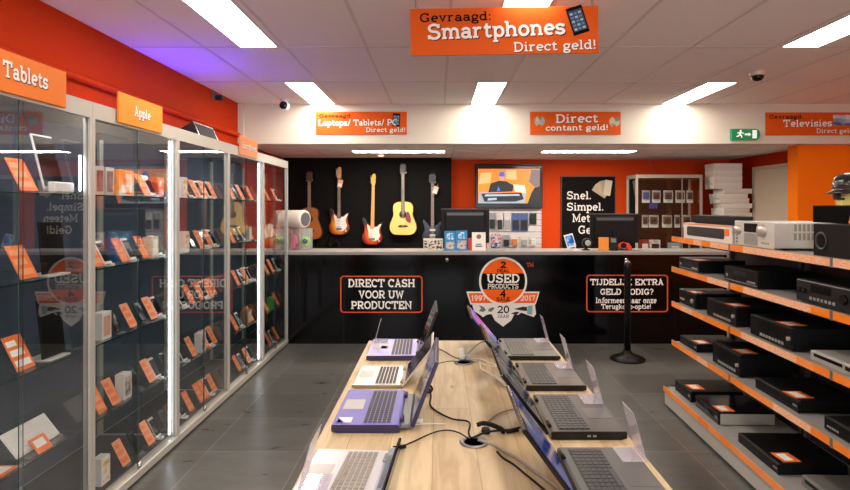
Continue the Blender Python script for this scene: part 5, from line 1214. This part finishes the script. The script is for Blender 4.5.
# red hand scanner / tape dispenser
q = cpt(624.5, 6.9)
t = thing('tape_dispenser', 'bright red tape dispenser on the counter below the right monitor', 'tape dispenser', q)
bm = BM(); prism(bm, [(-.08, .05), (-.06, .085), (-.01, .1), (.04, .085), (.075, .05), (.085, .005), (.03, 0), (.02, .03), (-.03, .05), (-.055, .035)], -.03, .03, inset=.008); obj('body', bm, M('tape_red', 'e8391a', .4), t)
bm = BM(); cyl(bm, (-.02, -.034, .06), (-.02, .034, .06), .034, n=20); obj('tape_roll', bm, black, t)
q = cpt(611, 7.0)
t = thing('card_reader', 'black card terminal standing behind the orange card', 'card terminal', (q[0] + .0, 6.86, q[2]))
bm = BM(); box(bm, -.045, .045, 0, .03, 0, .17, 0, .006, Matrix.Rotation(R(-18), 4, 'X')); obj('body', bm, black, t)
bm = BM(); box(bm, -.032, .032, -.001, -.0002, .10, .15, 0, 0, Matrix.Rotation(R(-18), 4, 'X')); obj('screen', bm, mgrey, t)
# white boombox speaker on clear packs, left end
def pack(label, x0, x1, col, col2, kind):
    Y = 6.95; W_ = (x1 - x0) * Y / FPX
    t = thing('toy_speaker_pack', label, 'pack', cpt((x0 + x1) / 2, Y), group='clear packs under the white speaker')
    bm = BM(); box(bm, -W_ / 2, W_ / 2, 0, .16, 0, .262, 0, .003); obj('clear_box', bm, clearp, t)
    bm = BM(); box(bm, -W_ / 2 + .004, W_ / 2 - .004, .145, .15, .004, .255); obj('backing_card', bm, col2, t)
    bm = BM()
    if kind: lathe(bm, [(0, .02), (.05, .03), (.058, .06), (.05, .1), (0, .11)], (0, 0, .10), 20, axis='y')
    else: box(bm, -W_ * .22, W_ * .22, .04, .1, .01, .17, 0, .012)
    obj('toy_speaker', bm, col, t)
    if kind: bm = BM(); lathe(bm, [(.036, .0285), (.03, .022), (0, .02)], (0, 0, .10), 20, axis='y'); obj('cone', bm, black, t)
pack('clear pack with lime green round speaker, leftmost under the white speaker', 276.5, 286.5, M('lime', '7fd12a', .4), M('pack_card_pink', 'd9a0a8', .6), 1)
pack('clear pack with pink and yellow toy under the white speaker', 287.3, 298.3, M('pink_toy', 'd8487e', .4), pattern_mat('pack_art', 'noise', [(.4, 'b06a86'), (.55, 'e0c23a'), (.65, 'd8d0c8')], scale=(18, 18, 18)), 0)
pack('clear pack with lime green round speaker at the right end', 299, 310, M('lime'), M('pack_card_grey', 'c9c4be', .6), 1)
q = cpt(293.6, 7.0)
t = thing('boombox', 'white barrel speaker with dark round ends on clear packs', 'speaker', (q[0], 7.03, CT + .0008 + .2635 + .108))
bm = BM(); lathe(bm, [(.085, -.175), (.104, -.165), (.107, -.14), (.107, .14), (.104, .165), (.085, .175)], n=32, axis='x'); obj('barrel', bm, M('boombox_white', 'e6dfd2', .4), t)
for e in (-1, 1):
    bm = BM(); lathe(bm, [(.083, e * .1752), (.07, e * .178), (.03, e * .170), (0, e * .172)], n=28, axis='x'); obj('speaker_cone', bm, M('cone_grey', '55565a', .5), t)
t.rotation_euler = (0, 0, R(-28))

# ================================================================== GUITARS
def vec(pts): return [Vector(p) for p in pts]
def outline(pts, n=5): return [(p.x, p.y) for p in catmull(vec(pts), n)]
STRAT = [(0, 0), (.09, .008), (.15, .06), (.152, .12), (.122, .18), (.122, .24), (.152, .30), (.142, .335), (.10, .315), (.06, .272), (.03, .268), (-.03, .275), (-.055, .295), (-.09, .36), (-.13, .40), (-.155, .385), (-.148, .31), (-.122, .24), (-.125, .18), (-.158, .12), (-.152, .055), (-.09, .006)]
GUARD = [(.02, .05), (.075, .07), (.115, .13), (.10, .18), (.10, .235), (.132, .305), (.105, .30), (.06, .262), (-.03, .262), (-.075, .30), (-.075, .25), (-.06, .19), (-.055, .13), (-.03, .075)]
PRS = [(0, 0), (.09, .008), (.15, .06), (.155, .12), (.125, .18), (.12, .24), (.145, .30), (.125, .325), (.09, .30), (.04, .262), (-.04, .262), (-.08, .31), (-.13, .355), (-.15, .335), (-.13, .26), (-.122, .2), (-.155, .12), (-.15, .06), (-.09, .008)]
DREAD = [(0, 0), (.13, .008), (.19, .06), (.20, .14), (.17, .23), (.145, .30), (.152, .37), (.145, .44), (.10, .485), (0, .50), (-.10, .485), (-.145, .44), (-.152, .37), (-.145, .30), (-.17, .23), (-.20, .14), (-.19, .06), (-.13, .008)]
CLASS = [(0, 0), (.12, .008), (.175, .06), (.182, .13), (.15, .22), (.122, .29), (.13, .36), (.125, .42), (.085, .465), (0, .48), (-.085, .465), (-.125, .42), (-.13, .36), (-.122, .29), (-.15, .22), (-.182, .13), (-.175, .06), (-.12, .008)]
def sunburst(name, c0, c1, c2, cz):
    if name in MATS: return MATS[name]
    m = bpy.data.materials.new(name); m.use_nodes = True; nt = m.node_tree; N = nt.nodes; L = nt.links; b = N['Principled BSDF']
    tc = N.new('ShaderNodeTexCoord'); mp = N.new('ShaderNodeMapping'); mp.inputs['Location'].default_value = (0, 0, -cz); mp.vector_type = 'POINT'
    L.new(tc.outputs['Object'], mp.inputs[0])
    sc = N.new('ShaderNodeVectorMath'); sc.operation = 'MULTIPLY'; sc.inputs[1].default_value = (6.0, 0, 4.6); L.new(mp.outputs[0], sc.inputs[0])
    ln = N.new('ShaderNodeVectorMath'); ln.operation = 'LENGTH'; L.new(sc.outputs[0], ln.inputs[0])
    rp = N.new('ShaderNodeValToRGB'); e = rp.color_ramp.elements; e.new(.5)
    for k, (p, c) in enumerate(((.42, c0), (.72, c1), (.98, c2))): e[k].position = p; e[k].color = lin(c)
    L.new(ln.outputs['Value'], rp.inputs[0]); L.new(rp.outputs[0], b.inputs['Base Color']); b.inputs['Roughness'].default_value = .18
    MATS[name] = m; return m
YG = 8.655
def guitar(label, px, pyb, pyt, kind, bodym, neckm, headm, guardm=None, tilt=0, sx=1.0):
    u = (YG - .06) / FPX
    q = at(px, pyb, YG - .06); L_ = (pyb - pyt) * u
    t = thing('guitar', label, 'guitar', (q.x, YG, q.z), group='guitars on the black wall'); t.rotation_euler = (0, R(tilt), 0)
    ac = kind in ('dread', 'class'); OUT = {'strat': STRAT, 'prs': PRS, 'dread': DREAD, 'class': CLASS}[kind]
    bh = max(p[1] for p in OUT); dp = .10 if ac else .045
    bm = BM(); prism(bm, [(a * sx, b) for a, b in outline(OUT)], -dp, -.002, 0, True, 1, .006)
    obj('body', bm, [bodym, M('guitar_side_brown', '5a2f14', .3) if ac else bodym], t)
    zf = -dp - .002; z_n0 = .30 if ac else .24; zh = L_ - .17
    bm = BM(); prism(bm, [(-.028, z_n0), (.028, z_n0), (.021, zh), (-.021, zh)], zf - .016, zf, 0, False, None, .003); nk = obj('neck', bm, neckm, t)
    bm = BM()
    for k in range(1, 17):
        z = zh - (zh - z_n0) * (1 - 2 ** (-k / 12)) * 1.55
        if z > z_n0: box(bm, -.022, .022, zf - .0172, zf - .0162, z - .0012, z + .0012)
    obj('frets', bm, silver, nk)
    if kind in ('strat',): hp = [(-.021, 0), (.021, 0), (.03, .03), (.036, .05), (.03, .075), (.034, .11), (.03, .155), (.012, .17), (-.012, .16), (-.026, .13), (-.034, .07), (-.032, .03)]
    elif kind == 'prs': hp = [(-.021, 0), (.021, 0), (.034, .03), (.038, .09), (.028, .15), (.034, .165), (.0, .16), (-.022, .165), (-.034, .12), (-.032, .04)]
    else: hp = [(-.022, 0), (.022, 0), (.034, .03), (.036, .165), (.012, .17), (0, .164), (-.012, .17), (-.036, .165), (-.034, .03)]
    bm = BM(); prism(bm, [(a, b + zh) for a, b in hp], zf - .012, zf + .004, 0, False, None, .002); hd = obj('headstock', bm, headm, t)
    bm = BM()
    for k in range(6):
        sd = (-1 if k < 3 else 1) if kind != 'strat' else -1
        zz = zh + (.04 + (k % 3) * .045 if kind != 'strat' else .03 + k * .022)
        cyl(bm, (sd * .030, zf - .004, zz), (sd * .052, zf - .004, zz), .006, .008, 8)
    obj('tuning_pegs', bm, chrome, hd)
    bm = BM()
    for k in range(6): x = -.016 + k * .0064; box(bm, x - .0006, x + .0006, zf - .0195, zf - .0183, .1, zh + .03)
    obj('strings', bm, silver, t)
    if ac:
        bm = BM(); prism(bm, circ(0, .305, .05, n=28), -dp - .0012, -dp - .0002); obj('sound_hole', bm, M('sound_hole', '1a0f08', .8), t)
        bm = BM(); frame_ring(bm, circ(0, .305, .06, n=28), circ(0, .305, .0505, n=28), -dp - .0016, -dp - .0002); obj('rosette', bm, M('rosette', '7a5a30', .4), t)
        bm = BM(); prism(bm, [(-.075, .125), (-.04, .118), (.04, .118), (.075, .125), (.075, .138), (.04, .15), (-.04, .15), (-.075, .138)], -dp - .009, -dp - .0002); obj('bridge', bm, M('bridge_dark', '2a1a10', .5), t)
        if guardm:
            bm = BM(); prism(bm, outline([(.035, .26), (.045, .215), (.09, .18), (.118, .2), (.112, .27), (.085, .335), (.06, .345), (.055, .30)], 4), -dp - .0022, -dp - .0002); obj('pickguard', bm, guardm, t)
    else:
        if guardm:
            bm = BM(); prism(bm, [(a * sx, b) for a, b in outline(GUARD, 4)], -dp - .0018, -dp - .0002); obj('pickguard', bm, guardm, t)
        for zz in ((.125, .17, .215) if kind == 'strat' else (.12, .20)):
            bm = BM(); box(bm, -.042, .042, -dp - .008, -dp - .002, zz - .010 - (.006 if kind == 'prs' else 0), zz + .010 + (.006 if kind == 'prs' else 0), 0, .003); obj('pickup', bm, whitep if kind == 'strat' else silver, t)
        bm = BM(); box(bm, -.04, .04, -dp - .012, -dp - .002, .07, .095, 0, .002); obj('bridge', bm, chrome, t)
        for k, (a, b) in enumerate(((.075, .12), (.09, .085), (.1, .055))):
            bm = BM(); cyl(bm, (a, -dp - .0005, b), (a, -dp - .014, b), .010, n=12); obj('knob', bm, whitep if kind == 'strat' else black, t)
    return t
nd = M('neck_rosewood', '4a2c1c', .4); nm_ = M('neck_maple', 'd99a2e', .3); hm = M('head_maple', 'c98a4a', .35)
guitar('brown classical guitar, leftmost on the black wall', 310, 239.5, 171.8, 'class', M('cedar_top', 'a4602a', .3, var=.08), M('neck_brown', '6a4228', .4), M('head_brown', '4a2e1c', .4))
guitar('sunburst electric guitar with white plate and dark neck', 339, 234.6, 166.8, 'strat', sunburst('sunburst_amber', 'e0982c', 'a84c12', '1a0c06', .15), nd, M('head_blonde', 'c89458', .35), whitep)
guitar('red sunburst electric guitar with yellow maple neck', 372, 244.6, 173.6, 'strat', sunburst('sunburst_red', 'd9691c', 'a8260e', '150706', .15), nm_, M('head_yellow', 'e0a83a', .35), M('guard_cream', 'e8e2d0', .4), 1.2)
guitar('blond acoustic guitar with red brown plate', 403.2, 235, 164, 'dread', M('spruce_top', 'e6bd62', .28, var=.04), nd, M('head_dark', '2b1c14', .4), M('guard_red_brown', '7a1f1a', .25))
guitar('dark blue black electric guitar beside the left monitor', 432.5, 243.5, 173.2, 'prs', sunburst('burst_black_blue', '1a2436', '0c1018', '050506', .15), nd, M('head_black', '141416', .3))
for lb, px, py, rot in (('orange white tag hanging on the sunburst guitar with dark neck', 340, 183.5, 12), ('orange white tag hanging on the dark blue black guitar', 435.5, 190, 18)):
    q = at(px, py, YG - .09)
    t = thing('price_tag', lb, 'price tag', (q.x, YG - .0755, q.z), group='tags hanging on guitars'); t.rotation_euler = (0, R(rot), 0)
    bm = BM(); box(bm, -.035, .035, -.002, 0, -.055, .055); obj('card', bm, M('tag_pinkish', 'e3a68c', .5), t)
    bm = BM(); box(bm, -.024, .024, -.0026, -.0021, -.045, .0); obj('print', bm, tagw, t)
    bm = BM(); tube(bm, [(0, -.001, .055), (.01, 0, .085), (0, .0005, .1)], .0015, 6); obj('string', bm, white, t)
# wall hooks are hidden behind the heads; a black cable hangs below the sunburst guitar
bm = BM(); tube(bm, [at(331, 238, 8.62), at(328.5, 242, 8.62), at(331, 246, 8.62), at(336, 241, 8.62), at(340, 247, 8.6)], .012, 8); obj('cable_coil', bm, rubber, None, 'black cable hanging under the sunburst guitar on the wall', 'cable')

# ================================================================== TELEVISION, PEGBOARD, POSTER
YT = 8.95
q0, q1 = at(475.3, 208.2, YT), at(542.7, 164, YT); W_, H_ = q1.x - q0.x, q1.z - q0.z
t = thing('television', 'flat black television showing a bright picture on the orange wall', 'television', ((q0.x + q1.x) / 2, YT, q0.z))
bm = BM(); box(bm, -W_ / 2, W_ / 2, 0, .07, 0, H_, 0, .008); obj('casing', bm, blackg, t)
bm = BM(); box(bm, -.2, .2, .0705, YB - YT - .001, H_ * .3, H_ * .7); obj('wall_mount', bm, black, t)
bm = BM(); box(bm, -W_ / 2 + .01, W_ / 2 - .01, -.003, -.0003, H_ - .035, H_ - .012); obj('top_trim', bm, dgrey, t)
def em(n, c, e=.85): return M(n, c, .3, emit=c, es=e, var=.1, scale=9)
sw, sh = W_ - .09, H_ - .15; zx, zz = -sw / 2, .075
def S(a, b): return (zx + a * sw, zz + b * sh)
bm = BM()
flat(bm, [S(0, 0), S(1, 0), S(1, 1), S(0, 1)], -.0010, 0)
flat(bm, [S(0, .55), S(.2, .6), S(.22, .9), S(.04, .88)], -.0014, 1); flat(bm, [S(.45, .7), S(.62, .68), S(.62, .96), S(.45, .96)], -.0014, 1)
flat(bm, [S(0, .0), S(.75, 0), S(.78, .3), S(.02, .32)], -.0016, 2)
flat(bm, [S(.05, .28), S(.7, .32), S(.74, .12), S(.6, .05), S(.1, .05)], -.0018, 3); flat(bm, [S(.1, .2), S(.68, .22), S(.66, .27), S(.12, .26)], -.0020, 4)
flat(bm, [S(.16, .32), S(.2, .58), S(.34, .66), S(.46, .64), S(.58, .52), S(.56, .34)], -.0021, 3)
flat(bm, [(a, b) for a, b in circ(*S(.385, .75), .045, .055, 16)], -.0023, 5); flat(bm, [S(.33, .78), S(.44, .78), S(.42, .92), S(.35, .92)], -.0025, 6)
flat(bm, [S(.57, .55), S(.75, .52), S(.78, .30), S(.6, .34)], -.0022, 7)
flat(bm, [S(.8, 0), S(1, 0), S(1, .55), S(.93, .5), S(.86, .3)], -.0024, 3); flat(bm, [S(.82, .62), S(.86, .98), S(1, .98), S(1, .5), S(.93, .45)], -.0025, 8)
flat(bm, [S(.3, .36), S(.33, .5), S(.36, .36)], -.0026, 6); flat(bm, [S(.15, .08), S(.3, .1), S(.3, .16), S(.16, .15)], -.0026, 4)
obj('screen_picture', bm, [em('tv_orange', 'f2801a'), em('tv_pale', 'f2b070'), em('tv_white', '8c95a4'), em('tv_dark', '101318', .6), em('tv_glint', '8fa0b0', 1), em('tv_face', 'b98a70'), em('tv_blue', '3a62c0'), em('tv_skin_light', 'f0d8b8'), em('tv_grey', '6a5a58', .9)], t)
YPG = 9.04
q0, q1 = at(487, 251.5, YPG), at(541.5, 208.4, YPG); W_, H_ = q1.x - q0.x, q1.z - q0.z
t = thing('pegboard', 'white slotted accessory wall panel under the television', 'wall panel', ((q0.x + q1.x) / 2, YPG, q0.z))
bm = BM(); box(bm, -W_ / 2, W_ / 2, 0, YB - YPG - .001, -.35, H_); obj('panel', bm, M('pegboard_grey', 'd6d3d3', .5), t)
bm = BM()
for k in range(7): box(bm, -W_ / 2, W_ / 2, -.0015, -.0002, .02 + k * .095, .028 + k * .095)
obj('slots', bm, M('slot_shadow_grey', '9a9694', .5), t)
bm = BM()
for k in range(14): box(bm, W_ / 2 - .014, W_ / 2 - .004, -.0026, -.0016, .01 + k * .047, .028 + k * .047)
obj('edge_holes', bm, orange, t)
def hangpack(name, label, cat, x0, x1, y0, y1, Y, d, card, prod, group, artz=(.1, .62)):
    q0, q1 = at(x0, y1, Y), at(x1, y0, Y); W_, H_ = q1.x - q0.x, q1.z - q0.z
    t = thing(name, label, cat, ((q0.x + q1.x) / 2, Y, q0.z), group=group)
    bm = BM(); box(bm, -W_ / 2, W_ / 2, 0, .004, 0, H_); obj('backing_card', bm, card, t)
    bm = BM(); box(bm, -W_ * .38, W_ * .38, -d, -.0002, H_ * artz[0], H_ * artz[1], 0, min(.006, d * .3)); obj('product', bm, prod, t)
    bm = BM(); cyl(bm, (0, -d - .02, H_ - .012), (0, .02, H_ - .012), .004, n=8); obj('hook', bm, chrome, t)
    return t
gp = 'packs hanging under the television'
pk_b = M('pack_blue', '4a5f9e', .4); pk_k = M('pack_black', '1c1c20', .4); pk_w = M('pack_white', 'd6d2cf', .5); pk_g = M('pack_grey', '9a9aa0', .5); pk_m = pattern_mat('pack_mixed', 'noise', [(.4, '2f3f8a'), (.5, 'd0cccc'), (.62, 'b03030')], scale=(16, 16, 16))
for lb, x0, x1, y0, y1, c, p in (('black cable pack, first of the upper row under the television', 489, 495.5, 213, 230, pk_g, pk_k), ('grey and black pack, second of the upper row under the television', 496.6, 503, 213, 231, pk_w, pk_k), ('grey blister pack, third of the upper row under the television', 504, 511, 213, 231, pk_w, pk_g),
      ('blue and black pack, fourth of the upper row under the television', 512, 519.5, 213, 231, pk_b, pk_k), ('blue and black pack, fifth of the upper row under the television', 520.5, 528, 213, 231, pk_b, pk_k), ('black coiled cable, last of the upper row under the television', 529.5, 536.5, 213, 224, pk_k, pk_k),
      ('colourful pack, first of the lower row under the television', 491, 501, 234, 249, pk_m, pk_m), ('dark grey pack, second of the lower row under the television', 503, 509.5, 235, 247, pk_g, pk_k), ('white and orange pack, third of the lower row under the television', 511, 518, 234, 247, pk_w, M('pack_orange', 'c8743a', .5)),
      ('white pack, fourth of the lower row under the television', 520.5, 528, 235, 247, pk_w, pk_g), ('white pack with dark end, last of the lower row under the television', 530, 536, 234, 247, pk_w, pk_w)):
    hangpack('accessory_pack', lb, 'pack', x0, x1, y0, y1, YPG - .03, .025, c, p, gp)
YP = 9.06
q0, q1 = at(561, 255, YP), at(615.6, 176.1, YP); W_, H_ = q1.x - q0.x, q1.z - q0.z
t = thing('wall_poster', 'black poster reading Snel Simpel Meteen Geld with banknotes', 'poster', ((q0.x + q1.x) / 2, YP, q0.z))
bm = BM(); box(bm, -W_ / 2, W_ / 2, 0, YB - YP - .001, 0, H_, 0, .002); obj('board', bm, M('poster_black', '110e0d', .7, spec=.12), t)
bm = BM(); frame_ring(bm, rrect(-W_ / 2, W_ / 2, 0, H_, .002), rrect(-W_ / 2 + .012, W_ / 2 - .012, .012, H_ - .012, .002), -.003, -.0002); obj('edge', bm, M('poster_edge', '4a4440', .5), t)
pu = YP / FPX; pcx = 588.3
for tx, xl, xr, yt, yb in (('Snel.', 566.5, 591.5, 191.3, 199.3), ('Simpel.', 566.5, 604, 202.7, 210.6), ('Meteen', 572.2, 607, 214, 222), ('Geld!', 578, 604, 225.6, 233.8)):
    lettering(t, tx, ((xl + xr) / 2 - pcx) * pu, (255 - yb) * pu, (yb - yt) * pu, white, (xr - xl) * pu, 1.6, -.0015)
for k, a in enumerate((-52, -30, -8, 14)):
    bm = BM(); Mx = Matrix.Translation(((606.5 - pcx) * pu, 0, (255 - 195.5) * pu)) @ Matrix.Rotation(R(a - 5), 4, 'Y') ; box(bm, -.055, .055, -.004 - k * .0006, -.0036 - k * .0006, 0, .24, 0, 0, Mx); obj('banknote_picture', bm, [M('note_a', 'b9ad95', .6), M('note_b', 'c9b48a', .6), M('note_c', 'a9a59a', .6), M('note_d', 'd6cbb4', .6)][k], t)

# ================================================================== ACCESSORY CABINET AND BOXES AT THE BACK
x0c, x1c, yc0, yc1, hc = 2.868, 3.83, 8.40, 8.83, 2.07
t = thing('display_cabinet', 'aluminium display cabinet of phone accessories behind the counter', 'cabinet', ((x0c + x1c) / 2, yc0, 0))
h = (x1c - x0c) / 2; d = yc1 - yc0; p = .03
bm = BM()
for a in (-h, h - p):
    for b in (0, d - p): box(bm, a, a + p, b, b + p, .02, hc)
for zz in (hc - .05, .02):
    box(bm, -h + p, h - p, 0, p, zz, zz + .05); box(bm, -h + p, h - p, d - p, d, zz, zz + .05)
    for a in (-h, h - p): box(bm, a, a + p, p, d - p, zz, zz + .05)
obj('frame', bm, M('frame_cream_alu', 'b9ae9e', .4, .2), t)
bm = BM(); box(bm, -h + p, h - p, d - .02, d - .012, .07, hc - .05); obj('back_panel', bm, M('cabinet_back_brown', '140c0f', .6, spec=.15), t)
bm = BM(); box(bm, -h + p, h - p, p, d - .02, hc - .048, hc - .04); obj('top_panel', bm, M('cabinet_back_brown'), t)
glass2 = glass_mat('back_cabinet_glass', 1.4)
for a in (-h + .01, h - .016):
    bm = BM(); box(bm, a, a + .005, p, d - p, .07, hc - .05); obj('side_glass', bm, glass2, t)
for a, b, yy in ((-h + p, .03, .008), (-.03, h - p, .018)):
    bm = BM(); box(bm, a, b, yy, yy + .005, .07, hc - .05); obj('sliding_door', bm, glass2, t)
bm = BM(); box(bm, h - .30, h - .285, .004, .0075, .07, hc - .05); obj('door_rail', bm, alu, t)
for z in (.45, .84, 1.26, 1.5):
    bm = BM(); box(bm, -h + p, h - p, .05, d - .022, z - .006, z); obj('shelf', bm, shelf_glass, t)
gp = 'accessory packs in the back cabinet'
packw = pattern_mat('pack_white_print', 'noise', [(.42, 'e8e4e2'), (.6, 'b9a8a4')], scale=(14, 14, 14)); packd = pattern_mat('pack_dark_product', 'noise', [(.4, '2a2024'), (.6, '6a5050')], scale=(14, 14, 14))
YK = 8.6
for k, (a, b) in enumerate(((642, 650), (652, 660.5), (663.5, 673), (675.5, 685), (686.5, 693))):
    hangpack('accessory_pack', 'white pack, %s of the upper row in the back cabinet' % ORD[k], 'pack', a, b, 190.5, 202.8, YK, .02, packw, packd if k else pk_b, gp, (.28, .85))
for k, (a, b) in enumerate(((642, 648), (648.8, 658.5), (662, 672), (674.5, 680), (682, 691))):
    hangpack('accessory_pack', 'white pack, %s of the lower row in the back cabinet' % ORD[k], 'pack', a, b, 215, 227.5, YK, .02, packw, packd, gp, (.28, .85))
hangpack('accessory_pack', 'blue pack hanging between the rows in the back cabinet', 'pack', 649, 657.5, 202.9, 208.5, YK - .03, .02, M('pack_deep_blue', '1f3fa0', .4), M('pack_deep_blue', '1f3fa0', .4), gp, (.1, .9))
for lb, a, b, m in (('red and white box on the lowest visible shelf of the back cabinet', 641, 649, M('red_box2', '9c2a2e', .5)), ('white box with dark print on the lowest visible shelf of the back cabinet', 650, 660.5, packw), ('small blue white box on the lowest visible shelf of the back cabinet', 670, 681, M('blue_white_box', '9fb0c0', .5))):
    q0, q1 = at(a, 248, 8.55), at(b, 240 if a < 660 else 243, 8.55); 
    t2 = thing('accessory_box', lb, 'box', ((q0.x + q1.x) / 2, 8.55, .8405))
    bm = BM(); W_ = q1.x - q0.x; box(bm, -W_ / 2, W_ / 2, 0, .1, 0, q1.z - .8405, 0, .002); obj('carton', bm, m, t2)
    bm = BM(); box(bm, -W_ * .35, W_ * .35, -.0012, -.0002, (q1.z - .8405) * .35, (q1.z - .8405) * .8); obj('print', bm, pk_k if 'dark' in lb else white, t2)
# thin cable from the ceiling to the cabinet
bm = BM(); tube(bm, [at(649, 160.5, 8.7), at(650.5, 165, 8.7), at(652, 170, 8.7), at(655, 174.5, 8.7)], .008, 8); obj('hanging_cable', bm, M('cable_rust', '9a4a34', .5), None, 'thin cable hanging from ceiling to the back cabinet', 'cable')
# stack of cartons on a dark cabinet
t = thing('base_cabinet', 'dark low cabinet under the stack of cream cartons', 'cabinet', (4.17, 8.45, 0))
bm = BM(); box(bm, -.32, .32, -.2, .4, 0, 1.39, 0, .004); obj('body', bm, M('base_dark', '26201e', .5), t)
bm = BM(); box(bm, -.31, -.005, -.214, -.2005, .02, 1.37); obj('door', bm, M('base_dark_door', '2d2624', .5), t)
bm = BM(); box(bm, .005, .31, -.214, -.2005, .02, 1.37); obj('door', bm, M('base_dark_door'), t)
rr = random.Random(5); z = 1.3905
HN = [.064] * 3 + [.07, .072, .068, .07] + [.088, .088, .088, .1]
names = ['lowest of the stack', 'second from the bottom', 'third from the bottom', 'fourth from the bottom', 'fifth from the bottom', 'sixth from the bottom', 'seventh from the bottom, its corner sticking out', 'fourth from the top, start of straight upper part', 'third from the top', 'second from the top', 'topmost of the stack']
for k, hh in enumerate(HN):
    up = k >= 7
    w_, x_ = (.395, 4.155) if up else (.42 + rr.uniform(-.02, .02), 4.26 + rr.uniform(-.035, .035))
    rz = R(rr.uniform(-1.5, 1.5)) if up else R(rr.uniform(-9, 9))
    t = thing('carton', 'flat cream carton, ' + names[k], 'box', (x_, 8.45, z), rz, 'stack of cream cartons')
    bm = BM(); box(bm, -w_ / 2, w_ / 2, -.15, .15, 0, hh - .002, 0, .002); obj('box', bm, cream_box, t)
    bm = BM(); box(bm, -w_ / 2 - .002, w_ / 2 + .002, -.152, .152, hh * .55, hh - .0012, 0, .002); obj('lid', bm, M('cream_lid', 'efe9df', .7), t)
    z += hh
